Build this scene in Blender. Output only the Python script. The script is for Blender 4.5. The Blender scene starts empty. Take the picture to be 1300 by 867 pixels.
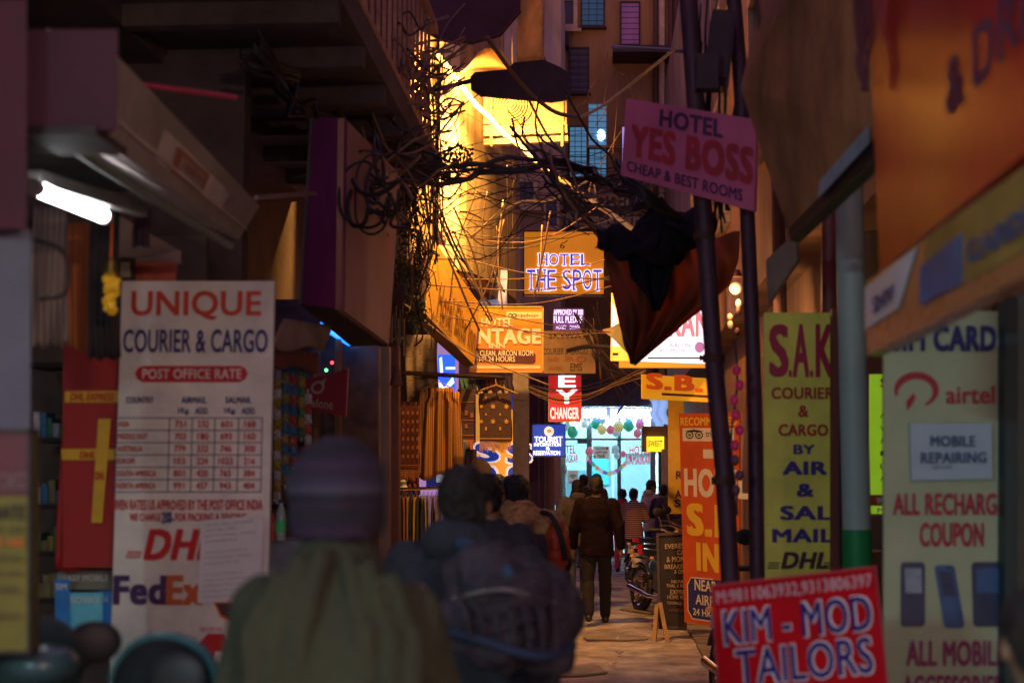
import bpy, bmesh, math, random
from mathutils import Vector, Matrix, Euler, noise
random.seed(7)
S = bpy.context.scene
COL = S.collection
# ------------------------------------------------------------ camera
F = 1805.0                     # focal length in photo pixels (50 mm on 36 mm, 1300 px wide)
PITCH = math.atan(176.5/F)
YAW = math.atan(110/F*math.cos(PITCH))
CAMH = 1.65
cam_d = bpy.data.cameras.new('camera'); cam = bpy.data.objects.new('camera', cam_d); COL.objects.link(cam)
cam.location = (0, 0, CAMH); cam.rotation_euler = (math.radians(90)+PITCH, 0, YAW)
cam_d.lens = 50; cam_d.sensor_width = 36; cam_d.clip_start = .05; cam_d.clip_end = 400
cam_d.dof.use_dof = True; cam_d.dof.focus_distance = 17.5; cam_d.dof.aperture_fstop = 2.2
S.camera = cam
RC = cam.rotation_euler.to_matrix()
# ------------------------------------------------------------ world, exposure, lamps
W = bpy.data.worlds.new('World'); S.world = W; W.use_nodes = True
bg = W.node_tree.nodes['Background']; bg.inputs[0].default_value = (.62, .33, .72, 1); bg.inputs[1].default_value = .5
S.view_settings.view_transform = 'Standard'; S.view_settings.look = 'None'; S.view_settings.gamma = 1
S.view_settings.use_curve_mapping = False; S.view_settings.exposure = .3
S.cycles.use_denoising = True; S.cycles.max_bounces = 5; S.cycles.sample_clamp_indirect = 4; S.cycles.sample_clamp_direct = 0
SODIUM = (1.0, .455, .095)

def P(px, py, Y):
    d = RC @ Vector(((px-650)/F, -(py-433.5)/F, -1.0))
    return Vector((0, 0, CAMH)) + d*(Y/d.y)
def zpx(z, Y): return 610-(z-CAMH)*F/Y

# ------------------------------------------------------------ materials
M = {}
def mk(name, col, rough=.6, var=.3, scale=5, bump=0, bscale=60, metal=0, em=0, emcol=None, coat=0, streak=0, fleck=None, trans=0, spec=.5, ior=1.5):
    m = bpy.data.materials.new(name); m.use_nodes = True; nt = m.node_tree; N = nt.nodes; L = nt.links
    b = N['Principled BSDF']; b.inputs['Roughness'].default_value = rough; b.inputs['Metallic'].default_value = metal
    b.inputs['Coat Weight'].default_value = coat; b.inputs['Specular IOR Level'].default_value = spec; b.inputs['IOR'].default_value = ior
    c = (*col, 1)
    if var or streak:
        tc = N.new('ShaderNodeTexCoord'); mp = N.new('ShaderNodeMapping'); L.new(tc.outputs['Object'], mp.inputs[0])
        nz = N.new('ShaderNodeTexNoise'); nz.inputs['Scale'].default_value = scale; nz.inputs['Detail'].default_value = 6; nz.inputs['Roughness'].default_value = .65
        L.new(mp.outputs[0], nz.inputs['Vector'])
        if streak: mp.inputs['Scale'].default_value = (1, 1, streak)
        r = N.new('ShaderNodeValToRGB'); r.color_ramp.elements[0].position = .3; r.color_ramp.elements[1].position = .72
        r.color_ramp.elements[0].color = tuple(max(0, x*(1-var)) for x in col)+(1,)
        r.color_ramp.elements[1].color = tuple(min(1, x*(1+var*.5)) for x in col)+(1,)
        L.new(nz.outputs[0], r.inputs[0]); L.new(r.outputs[0], b.inputs['Base Color'])
        if fleck:
            v = N.new('ShaderNodeTexVoronoi'); v.inputs['Scale'].default_value = fleck[1]; L.new(tc.outputs['Object'], v.inputs['Vector'])
            mr = N.new('ShaderNodeMath'); mr.operation = 'LESS_THAN'; mr.inputs[1].default_value = fleck[2]; L.new(v.outputs['Distance'], mr.inputs[0])
            mx = N.new('ShaderNodeMix'); mx.data_type = 'RGBA'; L.new(mr.outputs[0], mx.inputs[0]); L.new(r.outputs[0], mx.inputs[6]); mx.inputs[7].default_value = (*fleck[0], 1)
            L.new(mx.outputs[2], b.inputs['Base Color'])
        rr = N.new('ShaderNodeMapRange'); rr.inputs[3].default_value = max(0, rough-.12); rr.inputs[4].default_value = min(1, rough+.12)
        L.new(nz.outputs[0], rr.inputs[0]); L.new(rr.outputs[0], b.inputs['Roughness'])
        if em:
            L.new(b.inputs['Base Color'].links[0].from_socket, b.inputs['Emission Color'])
    else:
        b.inputs['Base Color'].default_value = c; b.inputs['Emission Color'].default_value = c
    if emcol:
        for l in list(b.inputs['Emission Color'].links): L.remove(l)
        b.inputs['Emission Color'].default_value = (*emcol, 1)
    if em: b.inputs['Emission Strength'].default_value = em
    if trans:
        b.inputs['Transmission Weight'].default_value = trans
    if bump:
        tc = N.new('ShaderNodeTexCoord'); n2 = N.new('ShaderNodeTexNoise'); n2.inputs['Scale'].default_value = bscale; n2.inputs['Detail'].default_value = 5
        L.new(tc.outputs['Object'], n2.inputs['Vector'])
        bp = N.new('ShaderNodeBump'); bp.inputs['Strength'].default_value = bump; bp.inputs['Distance'].default_value = .02
        L.new(n2.outputs[0], bp.inputs['Height']); L.new(bp.outputs[0], b.inputs['Normal'])
    M.setdefault(name, m)
    return m
def mk_bands(name, cols, scale, axis='Z', rough=.9, dist=0, bump=.4, bscale=120, prof='SAW'):
    m = bpy.data.materials.new(name); m.use_nodes = True; nt = m.node_tree; N = nt.nodes; L = nt.links
    b = N['Principled BSDF']; b.inputs['Roughness'].default_value = rough
    tc = N.new('ShaderNodeTexCoord'); w = N.new('ShaderNodeTexWave'); w.bands_direction = axis; w.wave_profile = prof
    w.inputs['Scale'].default_value = scale; w.inputs['Distortion'].default_value = dist
    L.new(tc.outputs['Object'], w.inputs['Vector'])
    r = N.new('ShaderNodeValToRGB'); r.color_ramp.interpolation = 'CONSTANT' if dist == 0 else 'LINEAR'
    e = r.color_ramp.elements
    while len(e) < len(cols): e.new(.5)
    for i, c in enumerate(cols): e[i].position = i/len(cols); e[i].color = (*c, 1)
    L.new(w.outputs[0], r.inputs[0]); L.new(r.outputs[0], b.inputs['Base Color'])
    n2 = N.new('ShaderNodeTexNoise'); n2.inputs['Scale'].default_value = bscale; L.new(tc.outputs['Object'], n2.inputs['Vector'])
    bp = N.new('ShaderNodeBump'); bp.inputs['Strength'].default_value = bump; bp.inputs['Distance'].default_value = .01
    L.new(n2.outputs[0], bp.inputs['Height']); L.new(bp.outputs[0], b.inputs['Normal'])
    return m
def m_(k, *a, **kw):
    if k not in M: M[k] = mk(k, *a, **kw)
    return M[k]
# ------------------------------------------------------------ mesh builder
class MB:
    def __init__(s): s.v = []; s.f = []
    def add(s, vs, fs):
        n = len(s.v); s.v += [Vector(v) for v in vs]; s.f += [tuple(i+n for i in f) for f in fs]; return s
    def box(s, c, d, R=None):
        c = Vector(c); hx, hy, hz = d[0]/2, d[1]/2, d[2]/2
        vs = [Vector((x, y, z)) for x in (-hx, hx) for y in (-hy, hy) for z in (-hz, hz)]
        if R is not None: vs = [R @ v for v in vs]
        return s.add([c+v for v in vs], [(0,1,3,2),(4,6,7,5),(0,4,5,1),(2,3,7,6),(0,2,6,4),(1,5,7,3)])
    def prism(s, poly, off):      # polygon (3D points) extruded by vector off
        n = len(poly); poly = [Vector(p) for p in poly]; off = Vector(off)
        return s.add(poly+[p+off for p in poly], [tuple(range(n)), tuple(range(2*n-1, n-1, -1))]+[(i, n+i, n+(i+1) % n, (i+1) % n) for i in range(n)])
    def tube(s, pts, r, n=6, caps=True):
        pts = [Vector(p) for p in pts]; rs = r if isinstance(r, (list, tuple)) else [r]*len(pts)
        up = Vector((0, 0, 1)); rings = []; prev = None
        for i, p in enumerate(pts):
            t = (pts[min(i+1, len(pts)-1)]-pts[max(i-1, 0)])
            if t.length < 1e-9: t = Vector((0, 0, 1))
            t.normalize()
            if prev is None:
                a = t.orthogonal().normalized()
            else:
                a = prev-t*prev.dot(t)
                a = a.normalized() if a.length > 1e-6 else t.orthogonal().normalized()
            prev = a; b = t.cross(a)
            rr = rs[i] if not isinstance(rs[i], tuple) else rs[i][0]
            rings.append([p+(a*math.cos(2*math.pi*k/n)+b*math.sin(2*math.pi*k/n))*rr for k in range(n)])
        fs = []
        for i in range(len(pts)-1):
            for k in range(n):
                fs.append((i*n+k, i*n+(k+1) % n, (i+1)*n+(k+1) % n, (i+1)*n+k))
        if caps: fs.append(tuple(range(n-1, -1, -1))); fs.append(tuple((len(pts)-1)*n+k for k in range(n)))
        return s.add([v for r_ in rings for v in r_], fs)
    def loft(s, rings, n=16):     # rings: (centre, rx, ry) horizontal ellipses, closed
        vs = []; fs = []
        for c, rx, ry in rings:
            for k in range(n):
                a = 2*math.pi*k/n; vs.append(Vector(c)+Vector((math.cos(a)*rx, math.sin(a)*ry, 0)))
        for i in range(len(rings)-1):
            for k in range(n): fs.append((i*n+k, i*n+(k+1) % n, (i+1)*n+(k+1) % n, (i+1)*n+k))
        fs.append(tuple(range(n-1, -1, -1))); fs.append(tuple((len(rings)-1)*n+k for k in range(n)))
        return s.add(vs, fs)
    def ell(s, c, r, nu=14, nv=9, R=None):
        c = Vector(c); r = (r, r, r) if not isinstance(r, (tuple, list)) else r
        vs = []
        for j in range(1, nv):
            ph = math.pi*j/nv
            for i in range(nu):
                a = 2*math.pi*i/nu; vs.append(Vector((r[0]*math.sin(ph)*math.cos(a), r[1]*math.sin(ph)*math.sin(a), r[2]*math.cos(ph))))
        vs += [Vector((0, 0, r[2])), Vector((0, 0, -r[2]))]
        if R is not None: vs = [R @ v for v in vs]
        fs = []
        for j in range(nv-2):
            for i in range(nu): fs.append((j*nu+i, (j+1)*nu+i, (j+1)*nu+(i+1) % nu, j*nu+(i+1) % nu))
        t = (nv-1)*nu
        for i in range(nu): fs.append((t, i, (i+1) % nu)); fs.append((t+1, (nv-2)*nu+(i+1) % nu, (nv-2)*nu+i))
        return s.add([c+v for v in vs], fs)
    def limb(s, pts, rs, n=12):
        pts = [Vector(p) for p in pts]; s.tube(pts, list(rs), n)
        for p, r in zip(pts, rs): s.ell(p, r*.98, 10, 7)
        return s
    def lathe(s, c, prof, n=20, axis='Z', caps=True):
        vs = []; fs = []; c = Vector(c)
        for r, h in prof:
            for k in range(n):
                a = 2*math.pi*k/n; x, y = r*math.cos(a), r*math.sin(a)
                vs.append(c+(Vector((x, y, h)) if axis == 'Z' else Vector((h, x, y)) if axis == 'X' else Vector((x, h, y))))
        for i in range(len(prof)-1):
            for k in range(n): fs.append((i*n+k, i*n+(k+1) % n, (i+1)*n+(k+1) % n, (i+1)*n+k))
        if caps: fs.append(tuple(range(n-1, -1, -1))); fs.append(tuple((len(prof)-1)*n+k for k in range(n)))
        return s.add(vs, fs)
    def sheet(s, fn, nu, nv, th=.006):    # two-sided cloth from fn(u,v)->point
        g = [[Vector(fn(i/nu, j/nv)) for i in range(nu+1)] for j in range(nv+1)]
        def nrm(i, j):
            a = g[j][min(i+1, nu)]-g[j][max(i-1, 0)]; b = g[min(j+1, nv)][i]-g[max(j-1, 0)][i]
            c = a.cross(b); return c.normalized() if c.length > 1e-9 else Vector((0, 1, 0))
        A = [g[j][i] for j in range(nv+1) for i in range(nu+1)]
        B = [g[j][i]+nrm(i, j)*th for j in range(nv+1) for i in range(nu+1)]
        w = nu+1; K = len(A); fs = []
        for j in range(nv):
            for i in range(nu):
                a = j*w+i; fs.append((a, a+1, a+w+1, a+w)); fs.append((K+a, K+a+w, K+a+w+1, K+a+1))
        for i in range(nu):
            fs.append((i, K+i, K+i+1, i+1)); a = nv*w+i; fs.append((a, a+1, K+a+1, K+a))
        for j in range(nv):
            a = j*w; fs.append((a, a+w, K+a+w, K+a)); a = j*w+nu; fs.append((a, K+a, K+a+w, a+w))
        return s.add(A+B, fs)
    def mean(s):
        n = len(s.v); xs = [v.x for v in s.v]; ys = [v.y for v in s.v]; zs = [v.z for v in s.v]
        return Vector(((min(xs)+max(xs))/2, (min(ys)+max(ys))/2, min(zs)))
ORG = {}     # object -> world origin used for its children
def build(name, mb, mat, parent=None, smooth=False, recalc=True, org=None):
    o_ = org if org is not None else (ORG[parent.name] if parent else mb.mean())
    me = bpy.data.meshes.new(name)
    me.from_pydata([tuple(v-o_) for v in mb.v], [], mb.f); me.update()
    if recalc:
        bm = bmesh.new(); bm.from_mesh(me); bmesh.ops.recalc_face_normals(bm, faces=bm.faces); bm.to_mesh(me); bm.free()
    if smooth:
        me.polygons.foreach_set('use_smooth', [True]*len(me.polygons))
        if smooth != 'all':
            try: me.set_sharp_from_angle(angle=math.radians(40))
            except Exception: pass
    me.materials.append(mat)
    o = bpy.data.objects.new(name, me); COL.objects.link(o); ORG[o.name] = o_
    if parent: o.parent = parent
    else: o.location = o_
    return o
def tag(o, label, cat, group=None):
    o['label'] = label; o['category'] = cat
    if group: o['group'] = group
    return o
def thing(name, label, cat, loc=(0, 0, 0), group=None):
    o = bpy.data.objects.new(name, None); COL.objects.link(o); o.location = loc; o.empty_display_size = .1
    ORG[o.name] = Vector(loc); return tag(o, label, cat, group)
def copy_tree(o, parent=None):
    c = o.copy(); COL.objects.link(c); c.parent = parent
    for ch in o.children: copy_tree(ch, c)
    return c
def one(name, label, cat, mb, mat, group=None, smooth=False):
    return tag(build(name, mb, mat, None, smooth), label, cat, group)
def struct(name, mb, mat, smooth=False):
    o = build(name, mb, mat, None, smooth); o['kind'] = 'structure'; return o
# ------------------------------------------------------------ lettering
_tc = {}
def glyphs(s, bold=.03, shear=0, space=None):
    """flat letter outlines; bold strokes are built from a few slightly shifted layers"""
    space = space or 1+bold*1.1
    k = (s, bold, shear)
    if k not in _tc:
        cu = bpy.data.curves.new('lettering', 'FONT'); cu.body = s; cu.size = 1; cu.offset = 0; cu.shear = shear; cu.space_character = space; cu.resolution_u = 3
        cu.align_x = 'CENTER'
        ob = bpy.data.objects.new('lettering', cu); COL.objects.link(ob)
        dg = bpy.context.evaluated_depsgraph_get(); ev = ob.evaluated_get(dg)
        me = ev.to_mesh(); v0 = [v.co.copy() for v in me.vertices]; f0 = [tuple(p.vertices) for p in me.polygons]; ev.to_mesh_clear()
        bpy.data.objects.remove(ob); bpy.data.curves.remove(cu)
        e = bold*.62; offs = [(0, 0)] if bold < .012 else [(0, 0), (-e, -e*.7), (e, -e*.7), (e, e*.7), (-e, e*.7)]
        vs = []; fs = []
        for li, (dx, dy) in enumerate(offs):
            n = len(vs); vs += [(v.x+dx, v.y+dy, li) for v in v0]; fs += [tuple(i+n for i in f) for f in f0]
        x0 = min(v[0] for v in vs); x1 = max(v[0] for v in vs); y0 = min(v[1] for v in vs); y1 = max(v[1] for v in vs)
        _tc[k] = ([((v[0]-x0)/(x1-x0), (y1-v[1])/(y1-y0), v[2]) for v in vs], fs)
    return _tc[k]
class Board:
    """c: corners TL,TR,BR,BL as world points; nom: the nominal pixel rectangle they span"""
    def __init__(s, name, label, cat, c, nom, mat, th=.02, parent=None, frame=None, fw=.02, group=None, em=None):
        s.c = [Vector(p) for p in c]; s.nom = nom
        n = (s.c[1]-s.c[0]).cross(s.c[3]-s.c[0]).normalized(); mid = sum(s.c, Vector())/4
        if n.dot(Vector((0, 0, CAMH))-mid) < 0: n = -n
        s.n = n
        base = Vector((mid.x, mid.y, min(p.z for p in s.c)))
        if parent is None: s.root = thing(name, label, cat, base, group)
        else: s.root = parent
        s.panel = build('panel', MB().prism(s.c, -n*th), mat, s.root)
        if frame:
            f = MB(); cs = s.c
            for i in range(4):
                a, b = cs[i], cs[(i+1) % 4]; t = (b-a).normalized(); q = n*.012
                inn = (mid-(a+b)/2).normalized()*fw
                f.prism([a+q-t*.001, b+q+t*.001, b+q+inn, a+q+inn], -n*(th+.024))
            build('frame', f, frame, s.root)
    def pt(s, x, y, off=.004):
        x0, y0, x1, y1 = s.nom; u = (x-x0)/(x1-x0); v = (y-y0)/(y1-y0)
        return (s.c[0]*(1-u)+s.c[1]*u)*(1-v)+(s.c[3]*(1-u)+s.c[2]*u)*v+s.n*off
    def poly(s, name, pts, mat, off=.004, th=.003):
        return build(name, MB().prism([s.pt(x, y, off) for x, y in pts], -s.n*th), mat, s.root)
    def rect(s, name, x0, y0, x1, y1, mat, off=.004):
        return s.poly(name, [(x0, y0), (x1, y0), (x1, y1), (x0, y1)], mat, off)
    def text(s, items, mat, off=.009, name='lettering'):   # items: (string,x0,y0,x1,y1[,bold,shear])
        mb = MB()
        for it in items:
            st, x0, y0, x1, y1 = it[:5]; bold = it[5] if len(it) > 5 else .035; sh = it[6] if len(it) > 6 else 0
            vs, fs = glyphs(st, bold, sh)
            mb.add([s.pt(x0+u*(x1-x0), y0+v*(y1-y0), off+l*.0004) for u, v, l in vs], fs)
        return build(name, mb, mat, s.root, recalc=False)
    def ring(s, name, cx, cy, ro, ri, mat, off=.009, a0=0, a1=360, asp=1):
        vs = []; n = 28
        for i in range(n+1):
            a = math.radians(a0+(a1-a0)*i/n)
            for r in (ro, ri): vs.append(s.pt(cx+math.cos(a)*r*asp, cy-math.sin(a)*r, off))
        return build(name, MB().add(vs, [(2*i, 2*i+1, 2*i+3, 2*i+2) for i in range(n)]), mat, s.root, recalc=False)
    def disc(s, name, cx, cy, rx, ry, mat, off=.006):
        return s.poly(name, [(cx+rx*math.cos(a*math.pi/12), cy+ry*math.sin(a*math.pi/12)) for a in range(24)], mat, off)
def front(x0, y0, x1, y1, Y): return [P(x0, y0, Y), P(x1, y0, Y), P(x1, y1, Y), P(x0, y1, Y)]
def signboard(name, label, cat, x0, y0, x1, y1, Y, mat, **k):
    return Board(name, label, cat, front(x0, y0, x1, y1, Y), (x0, y0, x1, y1), mat, **k)
def spline(pts, n=6):
    pts = [Vector(p) for p in pts]
    if len(pts) == 2: return [pts[0].lerp(pts[1], i/n) for i in range(n+1)]
    q = [pts[0]*2-pts[1]]+pts+[pts[-1]*2-pts[-2]]; out = []
    for i in range(1, len(q)-2):
        a, b, c, d = q[i-1:i+3]
        for k in range(n):
            t = k/n; out.append(.5*((2*b)+(c-a)*t+(2*a-5*b+4*c-d)*t*t+(3*b-a-3*c+d)*t**3))
    out.append(pts[-1]); return out
# basic materials
white = m_('white_print', (.78, .76, .72), .75, .12, 9)
cream = m_('cream_print', (.8, .68, .45), .75, .1, 9)
blackp = m_('black_print', (.02, .018, .03), .75, 0)
navy = m_('navy_print', (.03, .03, .16), .75, .1)
bluep = m_('blue_print', (.02, .04, .3), .75, .1)
redp = m_('red_print', (.55, .02, .025), .75, .15)
orangep = m_('orange_print', (.75, .14, .02), .75, .15)
yellowp = m_('yellow_print', (.85, .5, .03), .75, .1)
purplep = m_('purple_print', (.06, .025, .12), .75, .1)
darkmetal = m_('dark_metal', (.05, .035, .035), .5, .4, 12, metal=.6)
rust = m_('rusty_steel', (.12, .05, .035), .7, .5, 14, bump=.3, metal=.3)
steel = m_('grey_steel', (.35, .34, .33), .4, .3, 10, metal=.8)
chrome = m_('chrome', (.7, .7, .72), .15, 0, metal=1)
blackr = m_('black_rubber', (.015, .015, .017), .6, .3)
wood = m_('worn_wood', (.3, .16, .05), .6, .4, 8, streak=.2, bump=.2)
# ============================================================ SETTING
road = mk('street_surface', (.43, .36, .29), .75, .75, 2.6, bump=1.0, bscale=14, fleck=((.09, .075, .06), 7, .06))
g = MB(); n_ = 40
xs = [-60, -20, -5]+[-2.4+i*.2 for i in range(25)]+[5, 20, 60]; ys = [-20, -5, 0]+[2+i*.5 for i in range(70)]+[45, 80, 160]
vs = []; fs = []
for j, y in enumerate(ys):
    for i, x in enumerate(xs):
        vs.append((x, y, .012*noise.noise(Vector((x*1.1, y*.8, 0))) if abs(x) < 2.3 and 2 < y < 36 else 0))
for j in range(len(ys)-1):
    for i in range(len(xs)-1): a = j*len(xs)+i; fs.append((a, a+1, a+len(xs)+1, a+len(xs)))
g.add(vs, fs); o = build('street', g, road, smooth='all', org=Vector((0, 0, 0))); o['kind'] = 'structure'
# drain slabs along the right edge and repair patches
slab = mk('drain_slab', (.24, .2, .16), .8, .4, 6, bump=.4, bscale=30)
dr = thing('drain_cover', 'worn concrete drain covers in a row along the right edge of the lane', 'drain cover', (1.15, 12, .0))
for i in range(24):
    build('slab', MB().box((1.18+random.uniform(-.01, .01), 9.3+i*.62, .014), (.42, .6, .04), Euler((random.uniform(-.01, .01), 0, random.uniform(-.02, .02))).to_matrix()), slab, dr)
patch = mk('repair_patch', (.27, .225, .18), .85, .4, 4, bump=.5, bscale=20)
for (x, y, w, h) in ((.1, 15.2, .5, .35), (-.35, 12.6, .6, .5), (.55, 18.6, .45, .8), (-.5, 20.5, .5, .5)):
    k = 11; pts = [Vector((x+math.cos(a*2*math.pi/k)*w*random.uniform(.5, 1), y+math.sin(a*2*math.pi/k)*h*random.uniform(.5, 1), .010)) for a in range(k)]
    o = build('road_patch', MB().prism(pts, (0, 0, .012)), patch); o['kind'] = 'structure'

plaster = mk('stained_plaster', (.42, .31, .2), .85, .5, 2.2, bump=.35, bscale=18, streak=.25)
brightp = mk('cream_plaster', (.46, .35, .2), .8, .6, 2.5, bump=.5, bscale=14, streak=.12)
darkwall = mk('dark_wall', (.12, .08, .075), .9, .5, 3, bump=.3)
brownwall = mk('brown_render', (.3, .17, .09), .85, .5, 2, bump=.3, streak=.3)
greywall = mk('grey_paint_wall', (.14, .14, .19), .7, .25, 3, bump=.1)
framem = mk('window_frame_paint', (.5, .36, .2), .6, .3, 8)
darkglass = mk('dark_window_glass', (.03, .025, .03), .15, .2)
def building(name, label, boxes, mat, cat='building'):
    r = thing(name, label, cat, boxes[0][0])
    for c, d in boxes: build('wall', MB().box(c, d), mat, r)
    return r
def bx(x0, x1, y0, y1, z0, z1): return ((x0+x1)/2, (y0+y1)/2, (z0+z1)/2), (x1-x0, y1-y0, z1-z0)
def window(parent, x0, y0, x1, y1, Y, fm, gm, fw=3, grille=0, vert=0, sill=True, gmat=None):
    w = build('window', MB().prism(front(x0+fw, y0+fw, x1-fw, y1-fw, Y-.02), (0, .05, 0)), gm, parent)
    f = MB()
    for a in ((x0, y0, x1, y0+fw), (x0, y1-fw, x1, y1), (x0, y0+fw, x0+fw, y1-fw), (x1-fw, y0+fw, x1, y1-fw)): f.prism(front(*a, Y-.06), (0, .1, 0))
    if sill: f.prism(front(x0-fw, y1, x1+fw, y1+fw*.8, Y-.16), (0, .2, 0))
    build('frame', f, fm, w)
    if grille or vert:
        b = MB()
        for i in range(1, grille+1):
            y = y0+(y1-y0)*i/(grille+1); b.prism(front(x0, y-.35, x1, y+.35, Y-.1), (0, .015, 0))
        for i in range(1, vert+1):
            x = x0+(x1-x0)*i/(vert+1); b.prism(front(x-.4, y0, x+.4, y1, Y-.12), (0, .015, 0))
        build('grille', b, gmat or darkmetal, w)
    return w
# far building that closes the lane
FY = 31.0
far = thing('far_building', 'tall ochre building closing the lane above the lit hotel entrance', 'building', (0, FY, 0))
zt = 13.5
x_l = P(640, 600, FY).x; x_r = P(900, 600, FY).x
dl = P(727, 600, FY).x; drr = P(836, 600, FY).x
build('wall', MB().box(*bx(x_l-1, x_r+1.5, FY, FY+.3, 3.25, zt)), mk('ochre_render', (.36, .2, .075), .85, .45, 1.2, bump=.3, streak=.3), far)
build('wall', MB().box(*bx(x_l-1, P(703, 600, FY).x, FY, FY+.3, 0, 3.25)), darkwall, far)
build('wall', MB().box(*bx(P(836, 600, FY).x, x_r+1.5, FY, FY+.3, 0, 3.25)), darkwall, far)
bluelit = mk('lit_blue_pane', (.1, .3, .5), .3, .35, 3, em=.35, emcol=(.12, .35, .6))
blueglow = mk('bright_lamp_in_window', (.6, .8, 1), .3, 0, em=5)
violetpane = mk('violet_curtain', (.3, .12, .28), .8, .3, 6, em=.10, emcol=(.3, .1, .3), streak=.2)
window(far, 695, -4, 733, 36, FY, framem, darkglass, 5, 0, 1)
window(far, 737, -10, 768, 34, FY, darkmetal, m_('dim_blue_pane', (.03, .1, .18), .3, .3, 3, em=.3, emcol=(.02, .08, .14)), 2, 5, 2, gmat=darkmetal)
window(far, 787, 2, 813, 58, FY, darkmetal, violetpane, 2, 7, 0)
w = window(far, 746, 131, 771, 186, FY, framem, bluelit, 1.5, 6, 1)
build('ceiling_lamp', MB().ell(P(763, 172, FY-.04), (.09, .03, .13)), blueglow, w)
w = window(far, 722, 160, 746, 226, FY, darkmetal, bluelit, 1.5, 9, 2)
w = window(far, 747, 188, 771, 228, FY, darkmetal, bluelit, 1.5, 5, 2)
window(far, 789, 160, 795, 225, FY, darkmetal, m_('lilac_pane', (.4, .3, .8), .3, 0, em=.9), 1, 0, 0)
window(far, 722, 60, 748, 118, FY, darkmetal, darkglass, 2, 6, 1)
window(far, 650, 226, 682, 263, FY-4, m_('pale_frame', (.5, .4, .22), .6, .3), darkglass, 5, 0, 1)
window(far, 690, 250, 710, 290, FY-4, framem, darkglass, 3, 0, 0)
build('wall', MB().prism([P(640, -60, FY-3.9), P(712, -60, FY-3.9), P(712, 640, FY-3.9), P(640, 640, FY-3.9)], (0, 3.85, 0)), plaster, far)
for x in (832, 840, 851, 858, 866): build('drainpipe', MB().tube([P(x, -60, FY-.15), P(x, 500, FY-.15)], .05 if x != 840 else .07, 8), rust if x != 840 else framem, far, True)
lg = MB(); lg.prism(front(778, 58, 880, 66, FY-.9), (0, .9, 0)); build('ledge', lg, darkmetal, far)
build('cornice', MB().prism(front(640, 500, 900, 512, FY-.35), (0, .4, 0)), darkwall, far)
ac = thing('air_conditioner_small', 'small dark air conditioner under the top far window', 'air conditioner', P(735, 55, FY-.4))
build('case', MB().prism(front(700, 40, 722, 58, FY-.5), (0, .4, 0)), darkmetal, ac); build('fan_grille', MB().lathe(P(711, 49, FY-.52), [(.11, 0), (.11, .02)], 16, 'Y'), rust, ac)

# left buildings
shopwall = mk('dim_shop_wall', (.12, .1, .12), .9, .4, 3)
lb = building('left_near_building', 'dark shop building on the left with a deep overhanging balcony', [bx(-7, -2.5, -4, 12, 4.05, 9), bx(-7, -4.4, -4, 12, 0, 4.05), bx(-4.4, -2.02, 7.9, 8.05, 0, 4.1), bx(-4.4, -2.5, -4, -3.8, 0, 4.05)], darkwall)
build('balcony_slab', MB().box(*bx(-2.5, -1.33, 4.5, 11.5, 4.15, 4.32)), darkwall, lb)
build('ceiling', MB().box(*bx(-4.4, -2.5, -3.8, 7.9, 3.3, 3.45)), m_('ceiling_grey', (.2, .22, .22), .8, .4, 3), lb)
for i in range(9):  # joists seen beneath the slab
    build('joist', MB().box((-1.92, 4.8+i*.8, 4.09), (1.15, .09, .12)), darkwall, lb)
rl = MB()
railm = mk('balcony_bar_paint', (.55, .3, .18), .6, .4, 9)
for i in range(22):
    y = 6.2+i*.24
    build('baluster', MB().box((-1.36, y, 4.88), (.02, .045, 1.0)), railm, lb)
build('handrail', MB().box((-1.36, 8.8, 5.42), (.07, 5.6, .07)), railm, lb); build('bottom_rail', MB().box((-1.36, 8.8, 4.36), (.06, 5.6, .05)), railm, lb)
lm_cover = [bx(-3.6, -1.93, 14.2, 14.5, 3.9, 9)]  # added dark wall hiding the lamp-lit end of the cream building
lm = building('left_middle_building', 'left building behind the hanging shawls with shops below', [bx(-7, -2.9, 8.05, 23, 0, 9), bx(-2.9, -2.35, 12, 13.2, 4.3, 9)]+lm_cover, darkwall)
# bright corner building
cb = thing('cream_corner_building', 'cream plastered corner building glowing in the yellow street light', 'building', P(575, 300, 17))
fp = [P(522, 300, 14.6), P(556, 300, 16.2), P(560, 300, 16.0), P(583, 300, 16.15)]
cx = [P(583, 300, 16.15)]
for k in range(1, 9):
    t = k/8; cx.append(P(583+t*72, 300, 16.15+2.6*(1-math.cos(t*math.pi/2))))
poly = fp+cx[1:]+[P(660, 300, 22.2), Vector((-3.5, 22.2, 0)), Vector((-3.5, 14.6, 0))]
build('wall', MB().prism([(p.x, p.y, 4.05) for p in poly], (0, 0, 3.1)), brightp, cb)
build('pilaster', MB().prism([(p.x, p.y, 4.05) for p in (P(557, 300, 15.95), P(583, 300, 16.1), P(583, 300, 16.3), P(557, 300, 16.3))], (0, 0, 3.0)), m_('overlit_plaster', (.78, .7, .52), .8, .2, 2, bump=.2, streak=.2), cb)  # whiter albedo stands in for overexposed lamplight on this strip
build('soffit', MB().prism([(p.x, p.y, 3.9) for p in poly], (0, 0, .12)), rust, cb)
for z in (4.75, 5.9, 6.7): build('moulding', MB().prism([(p.x, p.y-.03, z) for p in cx]+[(p.x, p.y+.1, z) for p in reversed(cx)], (0, 0, .05)), brightp, cb)
for i in range(5):
    a = poly[8]; build('trunking', MB().tube([P(600+i*13, 300, 17.0+i*.45)+Vector((0, -.3, -.2)), P(600+i*13, 300, 17.0+i*.45)+Vector((0, -.3, 2.8))], .012, 5), framem, cb)
lt = m_('litter_paper', (.5, .45, .4), .8, .3)
random.seed(77)
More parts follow.
